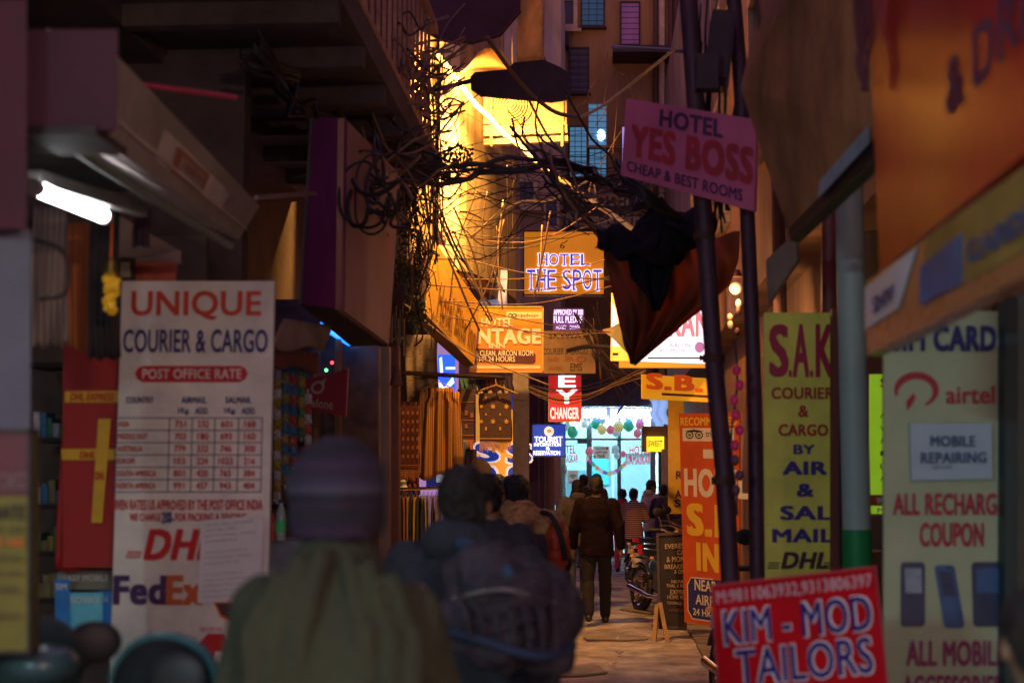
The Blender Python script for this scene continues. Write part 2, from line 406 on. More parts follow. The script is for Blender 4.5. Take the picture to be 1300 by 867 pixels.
for i in range(16):
    x, y = random.uniform(-.7, .95), random.uniform(12.5, 24); a = random.uniform(0, 6); w_ = random.uniform(.02, .06)
    one('litter_scrap', 'small scrap of litter lying on the sandy lane between the walkers', 'litter', MB().sheet(lambda u, v: Vector((x, y, .03))+Vector((math.cos(a)*(u-.5)*w_-math.sin(a)*(v-.5)*w_*1.5, math.sin(a)*(u-.5)*w_+math.cos(a)*(v-.5)*w_*1.5, .01*math.sin(u*5+v*4))), 4, 4, .002), lt if i % 2 else darkwall, 'litter scraps on the lane')
# canopy at the top
cnm = mk('maroon_canopy', (.1, .04, .06), .7, .4, 3)
cn = thing('maroon_canopy', 'maroon rounded canopy sheet hanging at the very top of the view', 'canopy', P(600, 20, 13))
pts = [P(498, -120, 12.5), P(498, 10, 12.5), P(530, 35, 12.5), P(560, 50, 12.5), P(600, 55, 12.6), P(635, 45, 12.7), P(660, 15, 12.8), P(664, -120, 12.8)]
build('sheet', MB().prism(pts, (0, .05, .0)), cnm, cn); build('edge_strip', MB().tube(pts[1:-1], .018, 6), rust, cn)
cl = thing('tan_awning', 'tan cloth awning lit from below beneath the maroon canopy', 'awning', P(620, 70, 15.5))
tan = mk('tan_canvas', (.42, .26, .12), .85, .35, 4, bump=.3)
build('canvas', MB().sheet(lambda u, v: P(530+u*162, 58+v*22+8*math.sin(u*9)*v-18*(u > .82)*0, 15.2)+Vector((0, .9*(1-v), .1*math.sin(u*14)*v)), 30, 5, .01), tan, cl, 'all')
build('canvas', MB().sheet(lambda u, v: P(655+u*36, -60+v*145, 15.6)+Vector((0, .2*math.sin(u*3+v*2), 0)), 8, 8, .01), tan, cl, 'all')

# right building
rb = building('right_building', 'brown rendered building along the right side above the signs', [bx(1.45, 6, 9.5, 30, 3.4, 10), bx(1.75, 6, 9.5, 30, 0, 3.4), bx(1.6, 6, 5.2, 9.5, 3.3, 10), bx(2.6, 6, -3, 9.5, 0, 3.3), bx(1.6, 6, -3, 5.2, 3.3, 10)], brownwall)
for (y, z) in ((12, 5.2), (16, 5.2), (20, 5.2), (12, 7.6), (16, 7.6)):
    f = build('window', MB().box((1.44, y, z), (.06, 1.0, 1.3)), darkglass, rb)
    fr = MB()
    for (a, b, c, d) in ((0, .7, 1.2, .08), (0, -.7, 1.2, .08)): fr.box((1.42, y+a, z+b), (.12, c, d))
    fr.box((1.42, y-.55, z), (.12, .08, 1.3)); fr.box((1.42, y+.55, z), (.12, .08, 1.3)); build('frame', fr, framem, f)
build('drainpipe', MB().tube([(1.38, 10.8, 2.6), (1.38, 10.8, 9.5)], .05, 8), rust, rb, True)
# white and green round pillar
pl = thing('round_pillar', 'round white pillar with a green painted foot between the yellow and airtime banners', 'pillar', P(1086, 900, 7.2))
c0 = P(1086, 600, 7.2); c0.z = 0; zg = P(1086, 672, 7.2).z
build('shaft', MB().lathe(c0, [(.07, zg), (.07, 3.3)], 24), m_('pale_green_paint', (.42, .55, .5), .5, .15, 4), pl, True)
build('foot', MB().lathe(c0, [(.072, 0), (.072, zg-.002)], 24), m_('green_paint', (.01, .3, .08), .5, .15, 4), pl, True)

# ============================================================ HOTEL ENTRANCE (far shop)
shopin = mk('shop_tile_wall', (.6, .74, .78), .4, .12, 3)
hs = thing('hotel_entrance', 'glass fronted hotel entrance at the end of the lane glowing cyan', 'shopfront', (.3, FY+1.5, 0))
sx0, sx1 = P(703, 600, FY).x, P(836, 600, FY).x
build('back_wall', MB().box(*bx(sx0-.3, sx1+.3, FY+3.3, FY+3.4, 0, 3.3)), shopin, hs)
build('side_wall', MB().box(*bx(sx0-.4, sx0-.3, FY+.3, FY+3.3, 0, 3.3)), shopin, hs)
build('side_wall', MB().box(*bx(sx1+.3, sx1+.4, FY+.3, FY+3.3, 0, 3.3)), shopin, hs)
build('floor', MB().box(*bx(sx0-.3, sx1+.3, FY, FY+3.3, 0, .1)), m_('pale_tiles', (.4, .42, .42), .3, .2, 4), hs)
build('ceiling', MB().box(*bx(sx0-.3, sx1+.3, FY+.3, FY+3.3, 3.15, 3.25)), shopin, hs)
for x, wpx in ((709, 8), (748, 7), (786, 5), (829, 7)): build('mullion', MB().prism(front(x-wpx/2, 512, x+wpx/2, 706, FY+.1), (0, .06, 0)), m_('white_aluminium', (.6, .68, .7), .3, .1), hs)
build('transom', MB().prism(front(705, 556, 833, 559, FY+.1), (0, .055, 0)), M['white_aluminium'], hs)
glass = mk('shop_glass', (.85, .95, 1), .05, 0, trans=1); glass.node_tree.nodes['Principled BSDF'].inputs['IOR'].default_value = 1.02
build('glass_pane', MB().prism(front(713, 560, 744, 704, FY+.12), (0, .01, 0)), glass, hs)
build('glass_pane', MB().prism(front(752, 560, 783, 704, FY+.12), (0, .01, 0)), glass, hs)
build('glass_pane', MB().prism(front(789, 560, 825, 704, FY+.12), (0, .01, 0)), glass, hs)
fpz = Board('x', '', '', front(705, 540, 833, 700, FY-.02), (705, 540, 833, 700), glass, th=.008, parent=hs)
redlit = mk('red_glass_lettering', (.7, .03, .05), .5, 0, em=.35)
fpz.text([('HOTEL', 706, 565, 731, 576, .05), ('NAMASKAR', 709, 577, 734, 588, .05), ('HOTEL', 799, 566, 826, 577, .05), ('NAMASKAR', 795, 578, 826, 590, .05)], redlit)
tubew = mk('cyan_tube_light', (.55, .95, 1), .3, 0, em=800)
for i, (x, y) in enumerate(((.0, .7), (.0, 2.3))):
    fx = thing('ceiling_tube_light', ['first', 'second'][i]+' cyan tube light on the hotel entrance ceiling counted from the street', 'lamp', (.35, FY+y, 3.1))
    build('tube', MB().tube([(-.5, FY+y, 3.08), (1.2, FY+y, 3.08)], .025, 8), tubew, fx); build('batten', MB().box((.35, FY+y, 3.125), (1.8, .07, .04)), white, fx)
build('inner_door', MB().box((.85, FY+3.24, 1.15), (.95, .08, 2.1)), m_('grey_door', (.22, .26, .3), .5, .3, 3), hs)
build('door_frame', MB().box((.34, FY+3.22, 1.2), (.07, .12, 2.25)).box((1.36, FY+3.22, 1.2), (.07, .12, 2.25)).box((.85, FY+3.22, 2.33), (1.09, .12, .07)), white, hs)
build('wall_cabinet', MB().box((-.55, FY+3.1, 1.5), (.7, .35, .8)), m_('dark_cabinet', (.06, .1, .12), .4, .3), hs)
for i in range(5): build('stair_step', MB().box((-.75+.0*i, FY+1.2+i*.28, .2+i*.18), (.7, .28, .18)), m_('stair_grey', (.3, .34, .36), .6, .3), hs)
build('wall_panel', MB().box((0, FY+3.27, 1.9), (.5, .04, .7)), m_('teal_poster', (.05, .3, .4), .5, .4, 9), hs)
# counter, door furniture, posters
ct = thing('reception_counter', 'white reception counter inside the hotel entrance', 'counter', (.5, FY+1.6, .1))
build('body', MB().box((.6, FY+1.8, .6), (1.3, .4, 1.0)), white, ct); build('top', MB().box((.6, FY+1.8, 1.13), (1.4, .5, .05)), m_('grey_laminate', (.3, .3, .32), .3), ct)
b = signboard('price_notice', 'white notice reading 400 on the left of the hotel glass', 'notice', 703, 590, 720, 603, FY-.1, m_('lit_white', (.75, .78, .75), .5, .05, em=.18))
b.text([('400', 705, 596, 719, 601, .04), ('ROOMS', 705, 592, 717, 594)], blackp)
b = signboard('wifi_notice', 'pale wifi notice with radio wave symbol on the hotel glass', 'notice', 721, 597, 734, 615, FY-.1, M['lit_white'])
for r in (2, 4, 6): b.ring('wave_mark', 727.5, 608, r, r-1, blackp, a0=40, a1=140)
b.text([('FREE WIFI', 722.5, 611, 732, 613)], blackp)
b = signboard('framed_poster', 'white poster with dotted border hanging in the hotel doorway', 'poster', 753, 566, 774, 582, FY-.12, M['lit_white'])
b.text([('WELCOME', 756, 568, 768, 571, .05)], m_('teal_print', (.02, .2, .3))); b.text([('HAPPY NEW', 756, 572.5, 771, 576, .03), ('YEAR', 758, 577, 768, 581, .05)], purplep)
b.disc('dot', 770.5, 569, 1.8, 1.8, redp); b.disc('dot', 755, 579.5, 1.3, 1.3, redp)
b = signboard('door_plate', 'small grey plate on the white door post', 'plate', 733, 558, 745, 563, FY-.1, m_('dark_grey', (.1, .1, .12)))
# balloons
bc = {'white': (.85, .9, .9), 'green': (.05, .5, .3), 'yellow': (.8, .75, .25), 'pink': (.75, .2, .3), 'pale blue': (.45, .7, .85)}
bl = [(742, 538, 5, 'white', 'over the left glass pane'), (756, 538, 6, 'green', 'left of the yellow balloon'), (764, 545, 6, 'yellow', 'long, in the middle of the row'), (775, 545, 5.5, 'pink', 'beside the yellow balloon'), (785, 541, 7, 'yellow', 'largest pale yellow, above the middle door'), (798, 540, 7, 'green', 'at the right of the row'), (812, 538, 6, 'pink', 'upper one at the right end'), (809, 550, 5, 'pink', 'lower one at the right end'), (727, 548, 7, 'green', 'at the left end of the row'), (782, 549, 5, 'pale blue', 'under the yellow ones'), (748, 573, 5, 'pink', 'hanging left of the poster'), (781, 570, 5, 'pale blue', 'upper one right of the poster'), (783, 578, 4, 'pale blue', 'lower one right of the poster'), (765, 533, 5, 'pale blue', 'high behind the green and yellow'), (791, 576, 3.5, 'pink', 'small, on the garland end'), (719, 540, 6, 'pale blue', 'at the far left corner')]
for i, (x, y, r, c, w) in enumerate(bl):
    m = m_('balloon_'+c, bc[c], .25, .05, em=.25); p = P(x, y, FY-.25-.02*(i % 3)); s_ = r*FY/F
    t = thing('balloon', f'{c} balloon {w}', 'balloon', p, 'party balloons in the hotel entrance')
    build('skin', MB().ell(p, (s_, s_, s_*1.15), 16, 10), m, t, 'all'); build('knot', MB().lathe(p-Vector((0, 0, s_*1.2)), [(.005, .01), (.015, -.01)], 8), m, t)
gt = thing('pennant_garland', 'multicoloured pennant garland drooping across the hotel doorway', 'garland', P(770, 590, FY-.3))
gpts = [P(746+i*(800-746)/22, 580+19*math.sin(math.pi*i/22), FY-.3) for i in range(23)]
build('string', MB().tube(gpts, .008, 5), white, gt)
gc = [(.7, .75, .7), (.6, .1, .4), (.1, .2, .7), (.1, .5, .3), (.8, .6, .3), (.75, .3, .3), (.3, .7, .8)]
for i, p in enumerate(gpts):
    R = Euler((0, random.uniform(-.5, .5), 0)).to_matrix()
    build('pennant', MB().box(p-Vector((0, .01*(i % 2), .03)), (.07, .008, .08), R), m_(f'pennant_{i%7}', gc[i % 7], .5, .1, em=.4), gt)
# overexposed neon strip
ns = signboard('neon_name_strip', 'overexposed white neon name strip above the hotel entrance', 'neon sign', 737, 517, 834, 533, FY-.45, m_('neon_backing', (.15, .2, .6), .4, 0, em=.8))
neon = mk('white_neon', (.75, .85, 1), .4, 0, em=9)
ns.text([('HOTEL NAMASKAR', 739, 519, 832, 531, .09)], neon, off=.03)
sb = thing('cobweb_signboard', 'dark unlit signboard above the neon strip', 'signboard', P(780, 500, FY-.5)); build('panel', MB().prism(front(738, 482, 824, 516, FY-.5), (0, .1, 0)), m_('dark_board', (.07, .04, .09), .6, .5, 5), sb)
# curled white cloth
wc = thing('curled_banner', 'curled bluish white banner scrap hanging beside the neon strip', 'banner', P(838, 520, FY-.6))
wm = mk('glow_banner_cloth', (.5, .65, .9), .6, .15, 4, em=.5, emcol=(.3, .45, .8))  # cloth emits the bluish light that should fall on it
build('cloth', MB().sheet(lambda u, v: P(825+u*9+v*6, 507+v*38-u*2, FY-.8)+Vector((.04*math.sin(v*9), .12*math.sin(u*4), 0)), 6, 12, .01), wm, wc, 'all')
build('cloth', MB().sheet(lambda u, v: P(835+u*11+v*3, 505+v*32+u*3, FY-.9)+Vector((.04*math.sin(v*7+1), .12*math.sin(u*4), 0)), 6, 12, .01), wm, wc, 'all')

# ============================================================ SIGNS, CENTRE
litorange = mk('orange_sign_vinyl', (.75, .27, .03), .45, .2, 3)
t = signboard('spot_hotel_sign', 'amber hotel sign with glowing blue and white serif letters high in the lane', 'signboard', 664, 293, 768, 375, 23, mk('amber_sign_face', (.8, .3, .02), .45, .2, 2.5, em=.42, emcol=(.75, .23, .008)), th=.12, frame=rust, fw=.02)
gl_w = mk('glowing_white_edge', (.9, .85, 1), .4, 0, em=1.0); gl_b = mk('glowing_blue_letter', (.05, .05, .75), .4, 0, em=.45)
def serif(board, s, x0, y0, x1, y1, bold, mat, off, grow=0):
    """wide letters with slab serifs added at stem ends"""
    stems = {'H': (.12, .88), 'O': (), 'T': (.5,), 'E': (.14,), 'L': (.16,), 'S': (), 'P': (.16,), ' ': None}
    n = sum(.5 if c == ' ' else 1 for c in s); x = x0; w = (x1-x0)/n; items = []; mb = MB(); hh = (y1-y0)
    for c in s:
        if c == ' ': x += w*.5; continue
        a, b_ = x+w*.08, x+w*.92
        items.append((c, a-grow, y0-grow, b_+grow, y1+grow, bold))
        for st in stems[c]:
            q = a+(b_-a)*st
            for yy in ((y0, y1) if c in 'H' else (y1,)):
                mb.add([board.pt(q-w*.17-grow, yy-hh*.035-grow, off-.001), board.pt(q+w*.17+grow, yy-hh*.035-grow, off-.001), board.pt(q+w*.17+grow, yy+hh*.035+grow, off-.001), board.pt(q-w*.17-grow, yy+hh*.035+grow, off-.001)], [(0, 1, 2, 3)])
        x += w
    board.text(items, mat, off)
    if mb.v: build('serif', mb, mat, board.root, recalc=False)
for s_, r in (('HOTEL', (683, 323, 750, 337)), ('THE SPOT', (668, 343, 765, 368))):
    serif(t, s_, *r, .05, gl_w, .02, .9); serif(t, s_, *r, .01, gl_b, .032)
t.text([('6', 711, 308, 717, 316, -.01), ('/', 715, 305, 722, 309, -.01)], blackp)
# vintage inn
t = signboard('vintage_inn_sign', 'orange hotel inn signboard beside the yellow box sign', 'signboard', 596, 389, 690, 473, 16.6, litorange, th=.06, frame=m_('light_orange_edge', (.8, .4, .1)), fw=.015)
t.text([('RECOMMENDED BY', 577+22, 392, 633, 400, .04)], yellowp)
t.rect('badge', 643, 396, 688, 405, cream); t.text([('tripadvisor', 655, 397.5, 684, 404, .01)], blackp, .012); t.ring('owl_eye', 648, 400.5, 2.6, 1.6, blackp); t.ring('owl_eye', 653, 400.5, 2.6, 1.6, blackp)
t.text([('HOTEL', 611, 404, 651, 415, .05), ('NTAGE', 606, 417, 687, 437, .07), ('INN', 621, 435.5, 641, 442, .05)], white)
t.poly('plaque', [(597, 442), (676, 446), (680, 450), (680, 459), (677, 462), (597, 459)], m_('maroon_print', (.1, .02, .04)), .005)
t.text([('T & CLEAN, AIRCON ROOM', 598, 445, 677, 453, .03), ('WI-FI 24 HOURS', 600, 452.5, 654, 459.5, .03)], white, .012)
t.rect('stripe', 597, 464, 686, 468, cream)
# beige courier board
t = signboard('faded_courier_board', 'faded beige courier and cargo board right of the orange inn sign', 'signboard', 685, 420, 756, 474, 20, mk('beige_board', (.5, .33, .17), .7, .3, 4), th=.04)
t.text([('SKYWAY', 697, 422, 745, 430, .02)], rust)
t.text([('COURIER & CARGO', 689, 442, 746, 450, .02), ('EMS', 724, 461, 739, 471, .02)], m_('brown_print', (.12, .07, .06)))
t.text([('FedEx', 696, 453, 710, 459, .02), ('DHL', 717, 452, 729, 458, .05), ('ARAMEX', 696, 465, 714, 470, .02)], m_('faded_red', (.5, .14, .06))); t.ring('emblem', 738, 456, 4, 2.6, M['faded_red'], asp=1.6)
# licence board with lit pink/white text
t = signboard('licence_sign', 'small glowing sign of purple and white words above the beige board', 'signboard', 701, 391, 742, 421, 21, mk('violet_sign', (.12, .02, .2), .4, 0, em=.6), th=.08, frame=darkmetal, fw=.015)
vw = mk('violet_white_glow', (.85, .75, 1), .4, 0, em=1.3)
t.text([('APPROVED BY RBI', 703, 393, 740, 400, .02), ('FULL PLEDGE', 703, 401.5, 739, 410, .02), ('MONEY', 706, 413, 719, 418, .01), ('CHANGER', 723, 413, 738, 418, .01)], vw)
# money changer
rl_ = mk('lit_red_face', (.7, .03, .03), .4, .1, 3, em=.55, emcol=(.6, .015, .02))
t = signboard('money_changer_sign', 'tall red lit sign ending in the word changer', 'signboard', 696, 476, 738, 535, 20.5, rl_, th=.14, frame=cream, fw=.008)
lw = mk('lit_white_letter', (.95, .9, .95), .4, 0, em=1.6)
t.text([('E', 709, 476.5, 731, 491.5, .04), ('Y', 706, 494.5, 733, 513, .035)], lw); t.text([('CHANGER', 698.5, 517, 735, 532, .06)], m_('pink_white_letter', (.9, .75, .75), .4, 0, em=.8))
# tourist
t = signboard('tourist_information_sign', 'blue lit tourist information and reservation sign', 'signboard', 675, 538, 718, 580, 20.8, mk('lit_blue_face', (.01, .06, .5), .4, .15, 3, em=.6, emcol=(.004, .06, .5)), th=.12, frame=darkmetal, fw=.012)
t.disc('emblem', 697, 547.5, 6.3, 6.3, m_('lit_emblem', (.9, .75, .6), .4, .2, 8, em=.8)); t.disc('emblem_mark', 697, 547, 3, 2.4, m_('emblem_orange', (.8, .5, .2), .5, 0, em=.3), .012)
t.text([('TOURIST', 678.5, 554, 714, 561.5, .03), ('INFORMATION', 678, 562, 712, 566.5, .015), ('&', 693, 567, 698, 571, .05), ('RESERVATION', 677, 572, 711, 577.5, .02)], lw)
# sweet
t = thing('sweet_stall_box', 'brown wooden box sign frame beside the hotel entrance', 'box', P(835, 575, 27))
build('box', MB().prism(front(815, 541, 852, 573, 27), (0, .5, 0)), m_('brown_box', (.16, .08, .05), .7, .3), t)
t = signboard('sweet_sign', 'small bright yellow lit sign reading sweet on the brown box', 'signboard', 821, 554, 843, 573, 26.9, mk('lit_yellow_face', (.9, .65, .02), .4, .1, 3, em=1.3), th=.05)
t.text([('SWEET', 822.5, 559, 841, 567, .02, .2)], blackp)
# hotel namaskar dark sign
t = signboard('dark_namaskar_sign', 'large dark unlit sign with faint grey letters under the barred windows', 'signboard', 714, 230, 816, 292, FY-1.6, mk('dark_sign_face', (.05, .035, .03), .6, .4, 3), th=.1, frame=rust, fw=.02)
t.text([('Hotel', 738, 240, 798, 262, .03), ('Namaskar', 718, 268, 812, 290, .05)], m_('dim_grey_letter', (.3, .23, .17), .6, .2, em=.02))
# lit lightbox right: two faces meeting
lbx = mk('lit_white_face', (.95, .75, .9), .4, 0, em=1.25)
oe = mk('orange_box_edge', (.8, .35, .03), .5, .1, em=.45)
t = signboard('white_lightbox_sign', 'glowing white lightbox sign with arrow behind the brown cloth', 'lightbox', 786, 362, 904, 466, 16, oe, th=.16)
t.poly('face', [(788, 366), (900, 370), (900, 462), (788, 458)], lbx, .004)
t.text([('MUSKAN', 800, 392, 900, 428, .06)], m_('pink_letter', (.85, .25, .35), .4, 0, em=.5)); t.text([('AIRCON', 850, 436, 876, 441, .03), ('ROOMS, WI-FI', 838, 443, 878, 448, .03)], m_('violet_letter', (.5, .2, .6), .4, 0, em=.4))
t.rect('arrow', 822, 453.5, 892, 455.5, blackp, .009); t.poly('arrow_head', [(888, 450.5), (897, 454.5), (888, 458.5)], blackp, .009)
t.disc('emblem', 888, 441, 6, 7, M['violet_letter'])
t = Board('narrow_lightbox_sign', 'narrow glowing yellow edged lightbox seen almost edge on', 'lightbox', [P(776, 372, 15.6), P(783, 372, 15.4), P(801, 458, 15.2), P(775, 458, 15.6)], (776, 372, 800, 458), mk('yellow_box_edge', (.95, .55, .08), .5, .1, em=.9), th=.1)
t.poly('face', [(778, 385), (789, 392), (792, 440), (778, 440)], m_('warm_white_face', (1, .7, .6), .4, 0, em=1.4)); t.rect('mark', 779, 448, 786, 451, blackp)
cv = thing('yellow_cloth_scrap', 'small triangular yellow cloth scrap caught on wires', 'cloth scrap', P(785, 420, 14.6))
build('cloth', MB().sheet(lambda u, v: P(765+u*33, 419+(v-.5)*u*44+u*8, 14.5)+Vector((0, .08*math.sin(u*5+v*3), 0)), 10, 8, .006), m_('yellow_cloth', (.85, .55, .12), .8, .2, em=.15), cv, 'all')
# S.B. sign
t = Board('sb_yellow_sign', 'yellow horizontal sign with red initials S.B. under the white lightbox', 'signboard', [P(814, 475, 16.4), P(912, 481, 16), P(912, 511, 16), P(814, 506, 16.4)], (813, 475, 912, 510), mk('yellow_sign_face', (.85, .45, .02), .5, .15, 3, em=.25), th=.1)
t.text([('S.B.', 820, 472, 893, 496, .08)], m_('red_orange_letter', (.75, .12, .02), .5, .1, em=.1)); t.rect('stripe', 840, 500, 912, 503.5, m_('maroon_print', (.1, .02, .04)))
# yellow pillar banner
t = signboard('yellow_pillar_banner', 'narrow yellow vertical banner behind the red hotel banner', 'banner', 848, 505, 868, 652, 19, m_('mustard_banner', (.6, .38, .03), .5, .3, 3), th=.03)
t.text([('R', 858, 598, 866, 608), ('A', 857, 622, 865, 632), ('S', 856, 634, 864, 643)], purplep)
t = thing('white_post', 'slim white post at the right jamb of the hotel entrance', 'post', (P(843, 600, 26).x, 26, 0)); build('shaft', MB().prism(front(840, 570, 847, 690, 26), (0, .1, 0)), m_('pinkish_post', (.5, .38, .36)), t)
# red hotel banner SB INN
rbm = mk('red_orange_banner', (.62, .085, .012), .5, .2, 2.5, bump=.1, bscale=8, em=.05)  # faint emission stands in for lamplight on the banner face
t = Board('red_hotel_banner', 'tall red hotel banner standing on the ground with cream and yellow letters', 'banner', [P(862, 525, 14.6), P(938, 524, 14.3), P(938, 800, 14.3), P(869, 789, 14.6)], (863, 525, 938, 795), rbm, th=.05)
t.text([('RECOMMENDED', 865, 530, 936, 541, .06)], yellowp)
t.rect('badge', 867, 544, 932, 561, cream); t.text([('tripadvisor', 897, 547, 931, 558, .01)], blackp, .012)
t.ring('owl_eye', 876.5, 553, 5, 3.6, blackp, .012); t.ring('owl_eye', 888.5, 553, 5, 3.6, blackp, .012); t.ring('owl_eye', 876.5, 553, 1.8, .6, blackp, .012); t.ring('owl_eye', 888.5, 553, 1.8, .6, blackp, .012); t.poly('owl_brow', [(870, 548), (882, 546), (895, 548), (882, 549)], blackp, .012)
t.rect('dash', 893, 571.5, 915, 583, cream)
t.text([('HOTEL', 868, 596, 950, 633, .07)], cream)
t.text([('S.B.', 870, 641, 944, 683, .08), ('INN', 882, 691, 936, 727, .08)], yellowp)
t.poly('plaque', [(874, 736), (936, 734), (936, 789), (874, 790), (868, 780), (868, 746)], cream, .004); t.poly('plaque_face', [(874, 737.5), (936, 735.5), (936, 787.5), (875, 788), (869.5, 779), (869.5, 747)], navy, .008)
t.text([('NEAR', 879, 738, 909, 752, .04), ('AIRPORT', 880, 757, 930, 770, .03), ('24 HRS', 876, 775, 905, 784, .03)], cream, .013)
# A-frame chalkboard
t = Board('menu_board', 'dark menu board on wooden legs standing before the red banner', 'menu board', [P(833, 677, 15.6), P(872, 675, 15.6), P(872, 799, 15.3), P(836, 797, 15.3)], (832, 676, 872, 798), m_('chalk_black', (.03, .022, .02), .8, .4, 8), th=.03, frame=m_('dark_wood', (.06, .035, .02), .6), fw=.028)
t.text([('EVEREST', 843, 690.5, 873, 697, .03), ('CAFE', 859, 699, 876, 705, .03), ('& MOMO', 845, 707, 875, 714, .03), ('BREAKFAST', 842, 717, 879, 723, .03), ('& DRINK', 855, 724, 878, 729, .03), ('NEPALI', 851, 737, 872, 741, .03), ('THAI, & INDIAN', 844, 742, 880, 747, .03), ('EXPRESS', 849, 749, 876, 755, .03), ('HOME MADE', 845, 756, 878, 761, .03), ('TIMING : 7', 844, 764, 872, 768, .02)], m_('chalk_yellow', (.5, .36, .15)))
t.rect('painted_bar', 846, 773, 872, 777, rust)
for (a, b_) in (((834, 768, 15.3), (830, 820, 14.9)), ((838, 766, 15.3), (849, 823, 14.8))):
    build('leg', MB().tube([P(*a), P(*b_)], .03, 4), wood, t.root)
build('stretcher', MB().tube([P(831, 815, 14.95), P(849, 818, 14.85)], .02, 4), wood, t.root)
# blue orange numbers board behind the shawls
t = signboard('blue_swirl_board', 'orange board with huge blue outlined letters behind the shawls', 'signboard', 604, 488, 652, 625, 19.2, mk('lit_orange_board', (.85, .36, .05), .5, .1, em=.5), th=.06)
t.text([('S', 600, 560, 636, 588, .12), ('S', 641, 562, 677, 590, .12), ('0', 604, 590, 634, 624, .12), ('8', 641, 590, 672, 624, .12)], m_('pale_outline', (.85, .8, .8), .5, 0, em=.5)); t.text([('S', 603, 562, 634, 586, .06), ('S', 644, 564, 675, 588, .06), ('0', 607, 592, 631, 622, .06), ('8', 644, 592, 669, 622, .06)], m_('swirl_blue', (.02, .06, .5), .5, 0, em=.35), .014)
t.rect('stripe', 645, 490, 652, 520, M['swirl_blue'], .006)
# ============================================================ SIGNS, LEFT
hz = .0
ban = mk('white_vinyl_banner', (.78, .75, .70), .6, .3, 2.6, bump=.35, bscale=4, spec=.2)
UY = 6.0
t = Board('courier_rate_banner', 'tall white courier and cargo banner with a red and navy price table', 'banner', [P(155, 357, UY), P(348, 357, UY), P(337, 900, UY), P(138, 900, UY)], (150, 357, 346, 900), ban, th=.025)
U = t
t.text([('UNIQUE', 164, 370, 331, 408, .035)], m_('scarlet_print', (.6, .06, .02), .5, .1))
t.text([('COURIER & CARGO', 155, 420, 340, 450, .025)], navy)
t.poly('pill', [(181+9*math.cos(a), 477+10*math.sin(a)) if False else (0, 0) for a in ()] or [(181, 467), (305, 467), (312, 470), (315, 477), (312, 484), (305, 488), (181, 488), (174, 484), (171, 477), (174, 470)], redp, .004)
t.text([('POST OFFICE RATE', 181, 471, 308, 484, .03)], m_('pill_white', (.8, .7, .65)), .009)
t.text([('COUNTRY', 161, 507, 196, 515, .04), ('AIRMAIL', 232, 507, 264, 515, .04), ('SALMAIL', 288, 507, 321, 515, .04), ('1Kg.', 228, 521, 243, 530, .04), ('ADD.', 250, 521, 267, 529, .04), ('1Kg.', 287, 521, 302, 530, .04), ('ADD.', 309, 521, 327, 529, .04)], navy)
lines = MB()
ys_ = [534+i*15.7 for i in range(7)]; xc = [148, 217, 246, 275, 305, 335]
for y in ys_: lines.add([t.pt(x, yy, .005) for x, yy in ((148, y-.5), (335, y-.5), (335, y+.5), (148, y+.5))], [(0, 1, 2, 3)])
for x in xc: lines.add([t.pt(xx, y, .0055) for xx, y in ((x-.5, 534), (x+.5, 534), (x+.5, 628), (x-.5, 628))], [(0, 1, 2, 3)])
build('table_lines', lines, purplep, t.root, recalc=False)
rows = [('ASIA', 14, '751', '232', '601', '168'), ('MIDDLE EAST', 38, '703', '180', '693', '160'), ('AUSTRALIA', 32, '779', '332', '746', '300'), ('EUROPE', 23, '103', '224', '1023', '216'), ('SOUTH AMERICA', 50, '801', '420', '765', '384'), ('NORTH AMERICA', 50, '991', '457', '943', '404')]
it = []
for i, r in enumerate(rows):
    y = ys_[i]+4; it.append((r[0], 152, y, 152+r[1], y+7.5, .03))
    for k in range(4):
        c = (xc[k+1]+xc[k+2])/2; w_ = 7 if len(r[k+2]) == 3 else 9; it.append((r[k+2], c-w_, y-.5, c+w_, y+8, .03))
t.text(it, redp)
t.text([('GIVEN RATES US APPROVED BY THE POST OFFICE INDIA', 146, 638, 338, 651, .04), ('WE CHARGE', 170, 655, 210, 665, .04), ('FOR PACKING & SENDING', 228, 655, 318, 665, .04)], redp); t.text([('200-', 211, 653, 226, 668, .06)], navy)
t.text([('DHL', 189, 675, 279, 714, .07, .25)], redp)
for i in range(3): t.rect('speed_line', 168-i*1.0, 703+i*3.4, 187-i*1.0, 704.6+i*3.4, redp)
t.text([('Fed', 152, 733, 219, 770, .07)], purplep); t.text([('Ex', 219, 733, 266, 770, .07)], m_('fedex_orange', (.6, .12, .03)))
t.poly('shield', [(279, 767), (318, 767), (314, 782), (300, 791), (287, 785)], orangep); t.poly('shield_face', [(282, 768), (315, 768), (311, 780), (300, 788), (289, 782)], m_('shield_brown', (.08, .03, .03)), .008)
t.text([('TNT LTD CO', 262, 798, 290, 803, .02)], redp); t.poly('chevron_mark', [(258, 822), (272, 806), (292, 806), (296, 820), (308, 806), (318, 806), (300, 850), (290, 828), (282, 828), (280, 850), (270, 850), (268, 828)], redp); t.text([('FIRST FLIGHT', 268, 853, 300, 860, .03)], redp)
# paper sheet taped on it
pb = Board('taped_paper_notice', 'printed paper sheet taped over the lower right of the white courier banner', 'paper', [t.pt(262, 664, .012), t.pt(341, 657, .03), t.pt(338, 762, .014), t.pt(259, 768, .012)], (262, 664, 341, 766), m_('paper', (.7, .7, .74), .8, .08, 8), th=.002)
its = []
for i in range(14):
    if i in (4, 8): continue
    random.seed(i); w_ = random.uniform(35, 66); its.append((random.choice(['NATIONAL TIMES', 'PARCELS UP TO', 'COLLECTION IS', 'AND ALL OTHER', 'EXPRESS POSTAL']), 268, 669+i*6.8, 268+w_, 672+i*6.8, .0))
pb.text(its, m_('faint_print', (.42, .42, .48)), .004)
